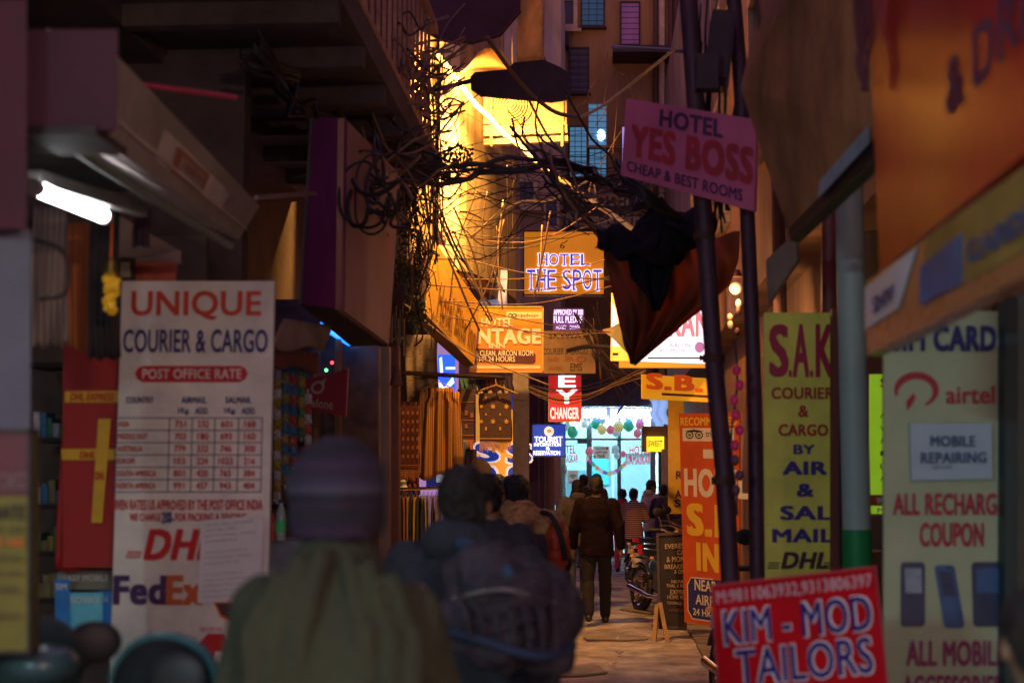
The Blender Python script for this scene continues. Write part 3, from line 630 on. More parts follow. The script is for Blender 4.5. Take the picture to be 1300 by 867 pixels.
# vodafone
t = Board('phone_shop_sign', 'small red phone company sign with white ring hanging above the beanie', 'signboard', [P(382, 484, 9.2), P(442, 468, 9.2), P(439, 529, 9.2), P(382, 518, 9.2)], (382, 480, 442, 528), m_('vodafone_red', (.35, .012, .03), .4, .15, 4), th=.03)
t.ring('logo_ring', 404, 495, 9, 5.6, m_('dull_white', (.5, .42, .42), .5)); t.poly('logo_tail', [(408, 488), (415, 484), (412, 492)], M['dull_white'], .008)
t.text([('vodafone', 377, 511, 425, 523, .03)], M['dull_white'])
# purple/brown hanging box sign
fb = mk('faded_brown_face', (.5, .27, .2), .55, .35, 2, bump=.15, bscale=6, streak=.3)
b_ = thing('purple_brown_box_sign', 'large blank hanging box sign with purple side and brown face', 'signboard', P(440, 430, 8.5))
A = [P(398, 168, 8.2), P(438, 160, 7.8), P(507, 225, 8.9), P(494, 437, 8.9), P(436, 392, 7.8), P(386, 402, 8.2)]
up = Vector((0, 0, 1))
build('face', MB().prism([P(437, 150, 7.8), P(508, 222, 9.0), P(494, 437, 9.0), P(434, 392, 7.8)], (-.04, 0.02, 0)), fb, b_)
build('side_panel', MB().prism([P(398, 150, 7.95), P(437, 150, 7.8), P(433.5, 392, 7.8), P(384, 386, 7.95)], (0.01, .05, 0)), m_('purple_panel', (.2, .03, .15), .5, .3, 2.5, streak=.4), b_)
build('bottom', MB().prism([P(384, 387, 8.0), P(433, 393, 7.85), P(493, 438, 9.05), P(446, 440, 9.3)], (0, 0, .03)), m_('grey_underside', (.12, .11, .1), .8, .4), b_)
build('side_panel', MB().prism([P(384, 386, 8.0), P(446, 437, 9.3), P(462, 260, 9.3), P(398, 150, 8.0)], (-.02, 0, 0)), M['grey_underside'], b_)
for z in (0, 1): build('hanging_bracket', MB().tube([P(405+z*60, 175+z*30, 8.2+z*.6), P(390+z*50, 120+z*20, 8.3+z*.6)+Vector((-.2, 0, .3))], .012, 6), rust, b_)
# blue led strip
b2 = thing('blue_led_display', 'small bright blue led display under the purple box sign', 'led display', P(433, 432, 10.4))
Q = Board('blue_led', '', '', [P(412, 409, 9.9), P(455, 433, 10.9), P(455, 444, 10.9), P(412, 417, 9.9)], (412, 409, 455, 444), m_('led_blue', (.02, .12, 1), .4, 0, em=3.2, emcol=(.01, .16, 1)), th=.03, parent=b2)
Q.text([('0123 45', 414, 414, 452, 440, .02)], m_('led_core', (.3, .6, 1), .4, 0, em=5))
# Elite hotel box sign (parallel to lane, tilted)
yel = mk('yellow_lit_vinyl', (.72, .42, .07), .5, .25, 2, bump=.1)
eb = Board('tilted_yellow_box_sign', 'long tilted yellow hotel box sign glowing under the street lamp', 'signboard', [P(553, 308, 15.2), P(609, 386, 16.4), P(602, 463, 16.3), P(540, 398, 15.0)], (0, 0, 100, 50), yel, th=.02)
eb.text([('Hotel Elite Inn', 18, 20, 97, 42, .03)], m_('brown_letter', (.26, .12, .03)))
eb.text([('A/C ROOMS', 10, 44, 50, 48, .03)], M['brown_letter'])
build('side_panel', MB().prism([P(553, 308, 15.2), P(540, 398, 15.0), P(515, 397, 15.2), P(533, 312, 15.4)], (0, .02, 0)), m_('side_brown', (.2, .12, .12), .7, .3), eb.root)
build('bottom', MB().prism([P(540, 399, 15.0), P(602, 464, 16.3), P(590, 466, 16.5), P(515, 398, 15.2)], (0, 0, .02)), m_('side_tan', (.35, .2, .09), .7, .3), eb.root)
# glowing blue neon logo
n1 = thing('blue_neon_logo', 'blue and white neon logo glowing behind the hanging clothes', 'neon sign', P(566, 500, 17.8))
nb = m_('neon_blue', (.02, .08, .9), .4, 0, em=1.6); nw = m_('neon_pale', (.5, .7, 1), .4, 0, em=2)
NB = Board('nb', '', '', front(556, 450, 578, 497, 17.8), (556, 450, 578, 497), nb, th=.04, parent=n1); NB.poly('tick_mark', [(557, 482), (564, 492), (575, 478), (577, 486), (565, 497), (557, 491)], nw, .01); NB.rect('bar_mark', 566, 466, 578, 469, nw, .01); NB.poly('slash_mark', [(558, 455), (561, 453), (563, 478), (559, 476)], nw, .01)
t = signboard('blue_e_sign', 'dark blue sign with a pale letter E above the clothes rack', 'signboard', 541, 592, 600, 618, 15.8, mk('royal_blue', (.01, .03, .3), .5, .1, em=.2), th=.03); t.text([('E', 554, 598, 573, 612, .09)], m_('pale_blue_letter', (.5, .6, .75), .5, 0, em=.2))

# cream poster door and vertical shutter column
dp = signboard('patterned_glass_door', 'pale glass door panel with a swirling brown pattern behind the phone sign', 'door panel', 434, 445, 464, 640, 11.2, mk('door_cream', (.62, .52, .33), .3, .3, 5, em=.12), th=.03, frame=m_('alu', (.6, .6, .6), .3), fw=.015)
for i in range(4): dp.poly('swirl', [(440, 480+i*14), (452, 466+i*14), (458, 470+i*14), (447, 490+i*14), (441, 496+i*14)], m_('swirl_brown', (.35, .22, .1)), .006)
dp.rect('lower_panel', 440, 517, 461, 636, m_('lower_cream', (.5, .47, .36), .4, .1, em=.06), .006)
dw = signboard('white_switch_board', 'small white cupboard with panels beside the pale glass door', 'cupboard', 432, 447, 441, 472, 10.9, m_('lit_white', (.75, .78, .75)), th=.05)
sc = thing('shutter_column', 'tall steel shutter guide column lit orange at its foot', 'column', P(492, 740, 12))
for (a, b, c_, Yd) in ((468, 481, m_('violet_grey', (.3, .25, .36), .5, .3, 4), 11.4), (481, 494, m_('steel_tan', (.4, .32, .26), .45, .3, 4, metal=.3), 11.6), (494, 506, m_('shutter_brown', (.3, .14, .08), .6, .3), 11.8)):
    build('guide', MB().prism([P(a, 440, Yd), P(b, 440, Yd), P(b, 745, Yd), P(a, 745, Yd)], (0, .12, 0)), c_, sc)
# grey concrete post
gp = thing('concrete_post', 'square grey concrete post right of the hanging shawls', 'post', (P(660, 600, 17.5).x, 17.5, 0))
build('shaft', MB().prism([P(651, 468, 17.5), P(671, 470, 17.5), P(671, 741, 17.5), P(651, 741, 17.5)], (0, .2, 0)), m_('concrete', (.3, .25, .24), .8, .35, 5, bump=.3), gp); 
dwl = thing('dark_side_wall', 'dark maroon side wall beneath the tourist sign', 'wall', (P(688, 600, 22).x, 22, 0))
build('wall', MB().prism([P(640, 478, 24.5), P(704, 478, 24.5), P(704, 725, 24.5), P(640, 725, 24.5)], (0, .2, 0)), m_('maroon_wall', (.13, .06, .09), .8, .3, 3), dwl)
for x in (684, 692): build('pipe', MB().tube([P(x, 480, 24.4), P(x, 690, 24.4)], .02, 6), steel, dwl)
# grey quad awning/housing top left
hb = thing('shutter_housing', 'grey dented shutter housing with a square red plate above the tube light', 'shutter housing', P(200, 250, 4.5))
hs_m = mk('dusty_sheet_metal', (.55, .46, .44), .6, .4, 3, bump=.2, bscale=8)
HQ = [P(150, 72, 3.9), P(330, 262, 5.9), P(303, 305, 5.8), P(112, 162, 3.8)]
build('shell', MB().prism(HQ, (-.25, .1, .12)), hs_m, hb)
HB = Board('x', '', '', [HQ[0], HQ[1], HQ[2], HQ[3]], (0, 0, 100, 40), hs_m, th=.01, parent=hb)
HB.poly('red_plate', [(38, 14), (60, 13), (61, 29), (40, 30)], m_('faded_red_plate', (.3, .08, .05), .6, .3, 6), .006); HB.poly('plate_face', [(42, 17), (57, 16), (58, 27), (43, 27)], m_('plate_grey', (.3, .2, .17), .6, .3, 20), .01)
HB.text([('NO 4', 45, 19, 55, 24, .03)], M['faded_red_plate'], .014)
HB.poly('rib', [(0, 27), (100, 27), (100, 28.5), (0, 28.5)], M['dusty_sheet_metal'], .01)
rr_ = one('shutter_rail', 'greenish steel rail under the shutter housing', 'rail', MB().tube([P(58, 160, 3.7), P(120, 205, 4.1), P(292, 312, 5.8)], .018, 8), m_('green_steel', (.12, .16, .14), .5, .3), smooth=True)
mp_ = thing('maroon_hanging_panel', 'dark maroon panel hanging in the top left corner', 'panel', P(90, 110, 3.5)); build('panel', MB().prism(front(32, 38, 150, 165, 3.6), (-.25, .25, .0)), m_('deep_maroon', (.065, .018, .035), .8, .3), mp_); build('trim', MB().prism(front(28, 160, 122, 170, 3.58), (0, .25, 0)), darkmetal, mp_)
lp = thing('left_post', 'dark maroon post at the left edge of the view', 'post', (P(10, 600, 3.4).x, 3.4, 0)); build('shaft', MB().prism([P(-60, 0, 3.5), P(34, 0, 3.5), P(34, 290, 3.5), P(-60, 290, 3.5)], (-.3, .3, 0)), m_('post_maroon', (.08, .02, .035), .8, .3), lp)
gw = thing('grey_wall_end', 'pale bluish grey wall end at the left edge beside the shop', 'wall', (P(10, 600, 3.6).x, 3.6, 0)); build('wall', MB().prism([P(-80, 280, 3.6), P(40, 292, 3.6), P(36, 900, 3.6), P(-80, 900, 3.6)], (-.3, .25, 0)), greywall, gw)
rb_ = one('red_ceiling_rod', 'thin red rod under the left balcony', 'rod', MB().tube([P(150, 104, 4.6), P(300, 124, 4.9)], .009, 6), m_('red_rod', (.35, .02, .05)), smooth=True)
gr_ = one('grey_cross_rod', 'long thin grey rod crossing under the left balcony', 'rod', MB().tube([P(325, 251, 6.4), P(400, 246, 7.6)], .012, 6), steel, smooth=True)
# tube light
tl = thing('fluorescent_tube', 'bright white fluorescent tube over the left shop', 'tube light', P(90, 250, 4.2))
a, b = P(44, 238, 4.1), P(133, 275, 4.75)
tb = mk('tube_glow', (.95, .97, 1), .3, 0, em=13)
build('tube', MB().tube([a, b], .024, 12), tb, tl, True); build('batten', MB().tube([a+Vector((-.02, .04, .04)), b+Vector((.1, .1, .04))], .03, 4), steel, tl)

for q in (a, b): build('end_cap', MB().tube([q-(b-a).normalized()*.02, q+(b-a).normalized()*.02], .027, 10), steel, tl)
# left shop interior
si = thing('left_shop_shelves', 'dim shelves full of goods inside the left shop', 'shelves', P(60, 700, 7))
for i, y in enumerate((460, 555, 640, 700, 760)):
    build('shelf', MB().prism([P(30, y, 6.9), P(160, y, 6.9), P(160, y+6, 6.9), P(30, y+6, 6.9)], (0, .3, 0)), darkmetal, si)
build('back_panel', MB().prism([P(0, 300, 7.4), P(262, 300, 7.4), P(262, 900, 7.4), P(0, 900, 7.4)], (0, .05, 0)), m_('shop_back', (.16, .12, .09), .8, .4), si)
random.seed(11)
pc = [(.3, .25, .1), (.05, .2, .4), (.45, .08, .05), (.5, .5, .5), (.4, .3, .05), (.06, .25, .12)]
for j, y in enumerate((555, 640, 700, 760)):
    x = 40+random.uniform(0, 6)
    while x < 80:
        w_ = random.uniform(6, 11); h_ = random.uniform(14, 34); c_ = random.choice(range(6))
        Yb = 6.95
        g_ = one('goods_packet', ['olive', 'blue', 'red', 'pale grey', 'mustard', 'dark green'][c_]+' packet on the '+['top', 'second', 'third', 'lowest'][j]+' dim shelf of the left shop', 'packet', MB().prism(front(x, y-h_, x+w_-1, y, Yb), (0, .12, 0)), m_(f'packet_{c_}', pc[c_], .35, .4, 20), 'packets on the left shop shelves')
        x += w_
kb = thing('kiosk_back_wall', 'dim warm wall with packed shelves behind the kiosk strips', 'shelves', P(400, 700, 10.6))
build('back_panel', MB().prism([P(300, 380, 10.7), P(480, 380, 10.7), P(480, 760, 10.7), P(300, 760, 10.7)], (0, .05, 0)), m_('kiosk_back', (.22, .13, .08), .8, .5, 6), kb)
for y in (560, 600, 640): build('shelf', MB().prism([P(300, y, 10.4), P(440, y, 10.4), P(440, y+3, 10.4), P(300, y+3, 10.4)], (0, .25, 0)), darkmetal, kb)
build('door_frame', MB().prism(front(398, 430, 404, 700, 10.3), (0, .1, 0)).prism(front(425, 430, 431, 700, 10.3), (0, .1, 0)), wood, kb)
random.seed(19)
for i in range(7):
    x = 404+random.uniform(0, 26); y = random.uniform(425, 470)
    one('coloured_lamp', ['red', 'amber', 'green', 'blue', 'white', 'orange', 'pink'][i]+' pinpoint lamp glowing in the kiosk clutter', 'lamp', MB().ell(P(x-60*(i % 2), y, 10), (.012, .012, .012), 8, 6), m_(f'pin_{i}', [(1, .05, .05), (1, .5, .05), (.1, .9, .2), (.1, .3, 1), (.9, .9, 1), (1, .3, .05), (1, .2, .5)][i], .3, 0, em=4), 'pinpoint lamps in the kiosk')
# goods strips hanging between banner and beanie
for i, (x, y0, y1, c_) in enumerate(((352, 455, 640, 3), (362, 460, 620, 0), (372, 450, 600, 1), (383, 440, 560, 4), (391, 500, 600, 2))):
    s_ = thing('hanging_packet_strip', ['silver', 'olive', 'blue', 'mustard', 'red'][i]+' strip of snack packets hanging in the kiosk right of the courier banner', 'packet strip', P(x, y1, 8), 'packet strips in the kiosk')
    build('cord', MB().tube([P(x, y0-6, 8), P(x, y1, 8)], .004, 4), white, s_)
    n = int((y1-y0)/13)
    for k in range(n):
        y = y0+k*13
        build('packet', MB().sheet(lambda u, v: P(x-4.5+u*9, y+v*12, 7.98)+Vector((0, -.018*math.sin(u*math.pi)*math.sin(v*math.pi)+.01*random.random(), 0)), 3, 3, .008), m_(f'packet_{(c_ if k%2 else (c_+1)%6)}', pc[c_ % 6]), s_)
kk = thing('kiosk_counter', 'grey counter of the snack kiosk right of the courier banner', 'counter', P(365, 720, 7.6)); build('top', MB().prism([P(340, 686, 7.6), P(400, 686, 7.6), P(400, 900, 7.6), P(340, 900, 7.6)], (0, .5, 0)), m_('counter_blue_grey', (.25, .3, .4), .5, .4), kk)
def bottle(x, y, h, w, Y, mat, cap, label):
    p = P(x, y, Y); s_ = Y/F; t = thing('bottle', label, 'bottle', p, 'bottles on the kiosk counter')
    build('body', MB().lathe(p, [(w*.5*s_, 0), (w*.5*s_, h*.6*s_), (w*.42*s_, h*.7*s_), (w*.2*s_, h*.88*s_), (w*.2*s_, h*.92*s_)], 14), mat, t, True)
    build('cap', MB().lathe(p, [(w*.22*s_, h*.92*s_), (w*.22*s_, h*s_)], 12), cap, t, True); build('label', MB().lathe(p, [(w*.51*s_, h*.2*s_), (w*.51*s_, h*.5*s_)], 14), mat if cap is redp else m_('green_label', (.05, .4, .15), .4, 0, em=.05), t, True)
bottle(356, 686, 52, 13, 7.5, m_('clear_plastic', (.35, .5, .5), .2, .1), bluep, 'tall clear bottle with green label on the kiosk counter')
bottle(346, 686, 34, 9, 7.5, m_('cola_red', (.5, .03, .03), .3), redp, 'short red bottle on the kiosk counter')
# beige kiosk awning
ka = thing('kiosk_awning', 'sagging beige awning above the red phone sign', 'awning', P(385, 440, 8))
build('canvas', MB().sheet(lambda u, v: P(345+u*66, 396+v*42+u*10+6*math.sin(u*6)*v, 7.2+.9*u)+Vector((.0, .3*(1-v), 0)), 14, 6, .01), m_('beige_canvas', (.35, .27, .2), .8, .4, 4), ka, 'all')
build('flap', MB().sheet(lambda u, v: P(345+u*60, 438+v*26+u*8+4*math.sin(u*9), 7.3+.8*u), 14, 4, .01), m_('red_canvas', (.2, .05, .05), .8, .4), ka, 'all')
# hanging clothes near left
def cloth(name, label, cat, x0, y0, x1, y1, Y, mat, folds=4, amp=.02, grp=None, parent=None, slant=0, part='cloth'):
    t = parent or thing(name, label, cat, P((x0+x1)/2, y1, Y), grp); ph = random.uniform(0, 6)
    build(part, MB().sheet(lambda u, v: P(x0+u*(x1-x0)+slant*v+(1.5*math.sin(v*5+ph)), y0+v*(y1-y0)+3*math.sin(u*folds*3+ph)*v, Y)+Vector((0, amp*math.sin(u*folds*2*math.pi+ph+.8*v)*(.4+.6*v), 0)), 24, 16, .006), mat, t, 'all')
    return t
orc = m_('rust_orange_cloth', (.42, .12, .03), .85, .2, 4, bump=.2)
cloth('hanging_cloth', 'rust orange cloth hanging inside the left shop', 'cloth', 78, 283, 122, 442, 5.6, orc, 3)
cloth('hanging_trousers', 'grey brown trousers hanging at the left of the shop', 'trousers', 40, 262, 84, 440, 5.2, mk_bands('brown_stripe', [(.12, .08, .07), (.2, .14, .11)], 14, 'X'), 5)
cloth('hanging_skirt', 'black pleated skirt hanging behind the marigold pendant', 'skirt', 112, 268, 150, 455, 5.3, m_('black_cloth', (.03, .022, .022), .9, .4), 5)
cloth('hanging_cloth', 'salmon red cloth showing above the white banner', 'cloth', 168, 333, 224, 372, 6.4, m_('salmon_cloth', (.55, .12, .07), .8, .2), 2, .005)
rc = mk('red_courier_cloth', (.42, .02, .015), .6, .25, 2.2, bump=.2, bscale=8)
t = cloth('red_courier_cloth', 'red courier cloth crossed by yellow tape bands left of the white banner', 'cloth', 82, 428, 150, 722, 6.15, rc, 2, .012, slant=-12)
RB = Board('x', '', '', front(80, 430, 152, 720, 6.11), (80, 430, 152, 720), rc, th=.004, parent=t)
ytape = mk('yellow_tape', (.75, .45, .02), .4, .2)
RB.poly('tape_band', [(84, 498), (152, 497), (152, 512), (84, 512)], ytape, .015); RB.rect('tape_band', 80, 571, 152, 585, ytape, .015); RB.poly('tape_band', [(127, 533), (143, 533), (132, 664), (118, 664)], ytape, .02)
RB.text([('DHL EXPRESS', 92, 500, 148, 510, .03, .2), ('DHL', 104, 574, 124, 583, .04, .2), ('DHL', 124, 600, 136, 610, .04)], redp, .026)
t = thing('marigold_pendant', 'string of yellow marigolds hanging from a brass bell beside the banner', 'garland', P(141, 395, 5.0))
build('string', MB().tube([P(143, 270, 5), P(141, 330, 5)], .004, 5), orangep, t); build('bell', MB().lathe(P(141, 345, 5), [(.006, .05), (.018, .035), (.022, .01), (.032, -.01)], 14), m_('brass', (.4, .25, .06), .35, .2, metal=.9), t, True)
mg = m_('marigold', (.75, .42, .02), .8, .3, 60, bump=.6, em=.1)
for k in range(22):
    fl = MB().ell(P(141+random.uniform(-8, 8), 352+k*2, 5)+Vector((0, random.uniform(-.02, .02), 0)), random.uniform(.009, .017), 12, 8)
    fl.v = [v+Vector([random.uniform(-.004, .004) for _ in range(3)]) for v in fl.v]; build('flower', fl, mg, t)
cloth('dark_scarf', 'short dark purple scarf hanging beside the tube light', 'scarf', 168, 265, 190, 312, 5.2, m_('purple_dark_cloth', (.06, .03, .05), .9, .3), 3)
ms = thing('small_framed_picture', 'small wooden framed picture on the shop wall above the banner', 'picture', P(155, 345, 6.3)); build('frame', MB().prism(front(148, 328, 170, 357, 6.3), (0, .03, 0)), m_('dark_wood', (.06, .035, .02)), ms); build('picture', MB().prism(front(153, 333, 165, 352, 6.29), (0, .008, 0)), m_('faded_picture', (.4, .33, .2), .5, .4, 30), ms)
sw = thing('white_shop_board', 'slanted white ceiling board catching the tube light', 'board', P(180, 310, 6)); build('board', MB().prism([P(130, 262, 5.4), P(228, 318, 6.6), P(228, 334, 6.6), P(148, 334, 6.4), P(130, 300, 5.6)], (0, .03, 0)), m_('white_print', (.78, .76, .72)), sw)
# left rate sign bottom-left
t = signboard('yellow_rate_sign', 'red and yellow rate sign cut by the left edge', 'signboard', -50, 545, 42, 830, 3.3, m_('yellow_rate', (.2, .17, .02), .6, .4, 3), th=.03, frame=darkmetal, fw=.008)
t.rect('header', -50, 548, 40, 630, m_('rate_red', (.13, .02, .03), .5, .3)); t.text([('COURIER CARGO', -42, 600, 38, 622, .03)], m_('pinkish', (.25, .15, .15)), .012); t.text([('POST RATE', -48, 642, 34, 660, .04)], blackp, .012)
t.text([('ASIA 801 232', -40, 668, 32, 677), ('EUROPE 103 224', -40, 704, 30, 714), ('1Kg ADD 300', -38, 724, 30, 734), ('SAL MAIL', -38, 742, 30, 754), ('AIR CARGO', -38, 776, 28, 786)], m_('dim_black', (.12, .1, .03)), .012); t.text([('180 693 160', -40, 684, 32, 694)], orangep, .012)
# blue stickers/posters low left
for i, (x0, y0, x1, y1, c_, lb_, s_) in enumerate(((70, 735, 88, 838, 'bl', 'tall blue poster strip low in the left shop', 'SIM'), (88, 752, 130, 800, 'tq', 'turquoise poster strip behind the motorbike mirror', 'RECHARGE'), (126, 750, 141, 800, 'bl', 'blue poster beside the foot of the courier banner', 'TALK'), (80, 724, 141, 748, 'wh', 'cream poster above the blue strips low in the shop', 'EASY MOBILE'))):
    t = signboard('shop_poster', lb_, 'poster', x0, y0, x1, y1, 6.2+i*.03, {'bl': m_('poster_blue', (.02, .14, .4), .4, .3, 6, em=.12), 'tq': m_('poster_teal', (.1, .4, .5), .4, .3, 6, em=.1), 'wh': m_('poster_cream', (.3, .28, .2), .4, .3, 6)}[c_], th=.01)
    t.text([(s_, x0+2, y0+5, x1-2, y0+13, .03)], white)

# ============================================================ CLOTHES, MIDDLE LEFT
kst = mk_bands('kurta_stripe', [(.1, .045, .015), (.6, .3, .06), (.16, .06, .02), (.5, .22, .05)], 9, 'X', bump=.3)
rod = one('clothes_pole', 'dark horizontal pole carrying the clothes and shawls', 'pole', MB().tube([P(508, 473, 15.2), P(640, 480, 16.6)], .025, 8), darkmetal, smooth=True)
rod2 = one('sign_arm', 'dark steel bar under the orange inn sign', 'bar', MB().tube([P(590, 477, 17.2), P(655, 481, 18)], .03, 6), darkmetal)
kt = thing('striped_kurta', 'long striped brown kurta hanging half in the street light', 'kurta', P(560, 605, 15.6))
build('cloth', MB().sheet(lambda u, v: P(535+u*46-(4-8*u)*v+ (6 if v < .12 else 0)*(1-2*u), 492+v*114+4*math.sin(u*9)*v, 15.6)+Vector((0, .05*math.sin(u*22+v), 0)), 30, 18, .008), kst, kt, 'all')
for a_, b2_ in (((537, 498), (524, 596)), ((579, 498), (582, 590))):
    build('sleeve', MB().tube(spline([P(a_[0], a_[1], 15.65), P((a_[0]*1.4+b2_[0])/2.4, 540, 15.62), P(b2_[0], b2_[1], 15.6)], 4), [.04+.003*i for i in range(9)], 10), kst, kt, 'all')
build('hanger', MB().tube([P(540, 493, 15.6), P(557, 484, 15.6), P(574, 493, 15.6)], .008, 5), wood, kt)
cloth('speckled_shawl', 'grey speckled shawl hanging from the dark pole behind the kurta', 'shawl', 515, 425, 556, 520, 15.9, m_('speckled', (.2, .15, .12), .95, .6, 60, bump=.5), 3, .03)
cloth('maroon_shawl', 'maroon patterned shawl at the left end of the clothes pole', 'shawl', 503, 510, 530, 615, 15.3, m_('maroon_cloth', (.16, .04, .02), .9, .5, 25), 3, .03)
cloth('red_skirt', 'dark red skirt above the left end of the rack', 'skirt', 503, 600, 532, 625, 15.4, m_('darkred_cloth', (.2, .03, .03), .9, .3), 4, .02)
cloth('blue_scarf', 'narrow teal blue scarf between kurta and patterned shawl', 'scarf', 579, 560, 590, 602, 16.1, m_('teal_cloth', (.05, .2, .3), .9, .3), 2, .02)
cloth('dark_trousers', 'dark purple trousers hanging under the patterned shawl', 'trousers', 586, 570, 606, 606, 16.3, m_('purple_dark_cloth', (.06, .03, .05)), 3, .02)
def fringed(name, label, x0, y0, x1, y1, Y, mat, printm, marks):
    t = cloth(name, label, 'shawl', x0, y0, x1, y1, Y, mat, 2, .008)
    B_ = Board('x', '', '', front(x0, y0, x1, y1, Y-.03), (x0, y0, x1, y1), mat, th=.004, parent=t)
    for (k, x, y, r) in marks:
        if k == 's':
            B_.poly('star_print', [(x+(r if i % 2 == 0 else r*.45)*math.cos(i*math.pi/8), y+(r if i % 2 == 0 else r*.45)*math.sin(i*math.pi/8)) for i in range(16)], printm, .006)
        elif k == 'b': B_.rect('band_print', x0, y, x1, y+r, printm, .005)
        else: B_.rect('block_print', x-r*.6, y-r, x+r*.6, y+r, printm, .006)
    random.seed(3); f = MB(); n = int((x1-x0)/1.1)
    for i in range(n):
        x = x0+(i+.5)*(x1-x0)/n; f.tube([P(x, y1, Y-.02), P(x+random.uniform(-.8, .8), y1+random.uniform(9, 15), Y-.02)], .006, 4)
    build('fringe', f, printm, t); return t
goldp = m_('gold_thread', (.62, .33, .06), .7, .2)
sh = mk('navy_brown_weave', (.1, .055, .05), .95, .5, 70, bump=.5, bscale=150)
fringed('star_shawl', 'dark shawl with rows of gold stars and a fringe', 609, 499, 649, 560, 16.4, sh, goldp, [('s', 626, 516, 4), ('s', 643, 516, 4), ('s', 611, 516, 3), ('s', 626, 535, 4), ('s', 643, 535, 4), ('s', 611, 535, 3), ('k', 617, 505, 1.6), ('k', 635, 505, 1.6), ('k', 617, 526, 1.4), ('k', 635, 526, 1.4), ('k', 617, 544, 2), ('k', 635, 544, 2), ('b', 0, 556, 1.2)])
fringed('block_shawl', 'narrow dark shawl with orange block prints', 581, 494, 602, 556, 16.2, sh, m_('rust_thread', (.5, .17, .04), .8, .3), [('k', 585, 524, 3), ('k', 592, 524, 3), ('k', 599, 527, 3), ('k', 585, 541, 2.6), ('k', 592, 541, 2.6), ('b', 0, 533, 1), ('b', 0, 552, 1), ('b', 0, 510, .8)])
fringed('diamond_shawl', 'maroon shawl with rows of small orange marks left of the striped kurta', 507, 515, 531, 596, 15.1, m_('maroon_cloth', (0, 0, 0)), M['rust_thread'], [('k', 512+6*a_, 524+11*b2_, 2) for a_ in range(4) for b2_ in range(6)]+[('b', 0, 590, 1)])
hg = one('wooden_hanger', 'wide wooden hanger spread above the star shawl', 'hanger', MB().tube([P(603, 498, 16.3), P(630, 489, 16.3), P(657, 500, 16.3)], .012, 6).tube([P(630, 489, 16.3), P(629, 481, 16.35)], .006, 5), wood)
for i, (x, c_) in enumerate(((590, (.08, .2, .2)), (600, (.35, .33, .32)), (611, (.12, .1, .16)), (622, (.4, .1, .1)), (634, (.3, .22, .24)), (645, (.4, .3, .32)))):
    cloth('hanging_shirt', ['teal', 'pale grey', 'dark slate', 'red', 'mauve', 'pink'][i]+' garment hanging high under the orange inn sign', 'shirt', x-5, 478, x+6, 498, 16.9, m_(f'shirt_{i}', c_, .9, .3), 2, .03, 'garments crammed under the inn sign')
# rack
rk = thing('clothes_rack', 'chrome clothes rack with hangers standing by the kerb', 'clothes rack', (P(530, 720, 14.2).x, 14.2, 0))
build('rail', MB().tube([P(502, 621, 14.2), P(560, 619, 14.2)], .016, 8), chrome, rk, True)
for x in (504, 558): build('leg', MB().tube([P(x, 620, 14.2), (P(x, 620, 14.2).x, 14.2, .02)], .015, 8), chrome, rk, True)
random.seed(5)
gcs = [(.02, .06, .06), (.5, .12, .03), (.4, .2, .12), (.03, .03, .04), (.72, .42, .02), (.04, .05, .05), (.6, .45, .2), (.55, .45, .35), (.1, .04, .03), (.25, .2, .18)]
gnm = ['dark green', 'orange', 'tan', 'black', 'bright yellow', 'charcoal', 'straw coloured', 'cream', 'brown', 'grey']
for i, c_ in enumerate(gcs):
    x = 507+i*5.2; Yg = 14.15
    t = thing('rack_garment', f'{gnm[i]} garment on the chrome clothes rack', 'garment', P(x, 700, Yg), 'garments on the chrome rack')
    build('hanger', MB().tube([P(x-2.5, 632, Yg), P(x, 624, Yg), P(x+2.5, 632, Yg)], .005, 5), chrome, t)
    build('cloth', MB().sheet(lambda u, v: P(x+(-.6+1.2*u)*(2.4+2.2*min(1, v*3)), 631+v*random.uniform(66, 70), Yg)+Vector((0, .06*math.sin(u*5+i), 0)), 5, 10, .01), m_(f'garment_{i}', c_, .9, .25, 8), t, 'all')
hd = thing('small_statuette', 'small pale green ornament above the clothes rack', 'ornament', P(512, 620, 14.6)); build('figure', MB().lathe(P(512, 621, 14.6), [(.03, 0), (.05, .02), (.03, .05), (.035, .08), (.01, .1)], 12), m_('jade', (.35, .4, .25), .6, .4, 30), hd, True)
# chimes
random.seed(9)
for i in range(9):
    x = 493+i*2.6+random.uniform(-1, 1); y = random.uniform(385, 410)
    one('chime_tube', 'slender metal chime tube hanging by the leafy wires', 'chime', MB().tube([P(x, y, 11.9), P(x+random.uniform(-1, 1), y+random.uniform(25, 50), 11.9)], .007, 6), [steel, chrome, framem][i % 3], 'chime tubes by the leafy wires')
bl_ = thing('small_brown_bell', 'small brown bell shaped lampshade hanging from a wire by the column', 'bell', P(503, 488, 11.6)); build('cone', MB().lathe(P(503, 489, 11.6), [(.055, 0), (.035, .1), (.02, .17)], 12), m_('bell_brown', (.2, .08, .06)), bl_, True); build('cord', MB().tube([P(503, 463, 11.6), P(502, 430, 11.6)], .004, 4), blackr, bl_)

# ============================================================ SIGNS, RIGHT
t = Board('pink_hotel_sign', 'faded pink hotel sign with red letters hanging from the pole', 'signboard', [P(795, 125, 7.7), P(960, 152, 7.35), P(957, 268, 7.35), P(788, 222, 7.7)], (0, 0, 165, 120), mk('pink_vinyl', (.48, .09, .2), .5, .25, 2.5, bump=.1, bscale=6, em=.035), th=.04)
t.text([('HOTEL', 46, 8, 126, 34, .06)], m_('plum_print', (.08, .02, .09))); t.text([('YES BOSS', 10, 38, 164, 88, .08)], m_('dull_red_print', (.38, .02, .04), em=.02)); t.text([('CHEAP & BEST ROOMS', 8, 96, 152, 112, .04)], M['plum_print'])
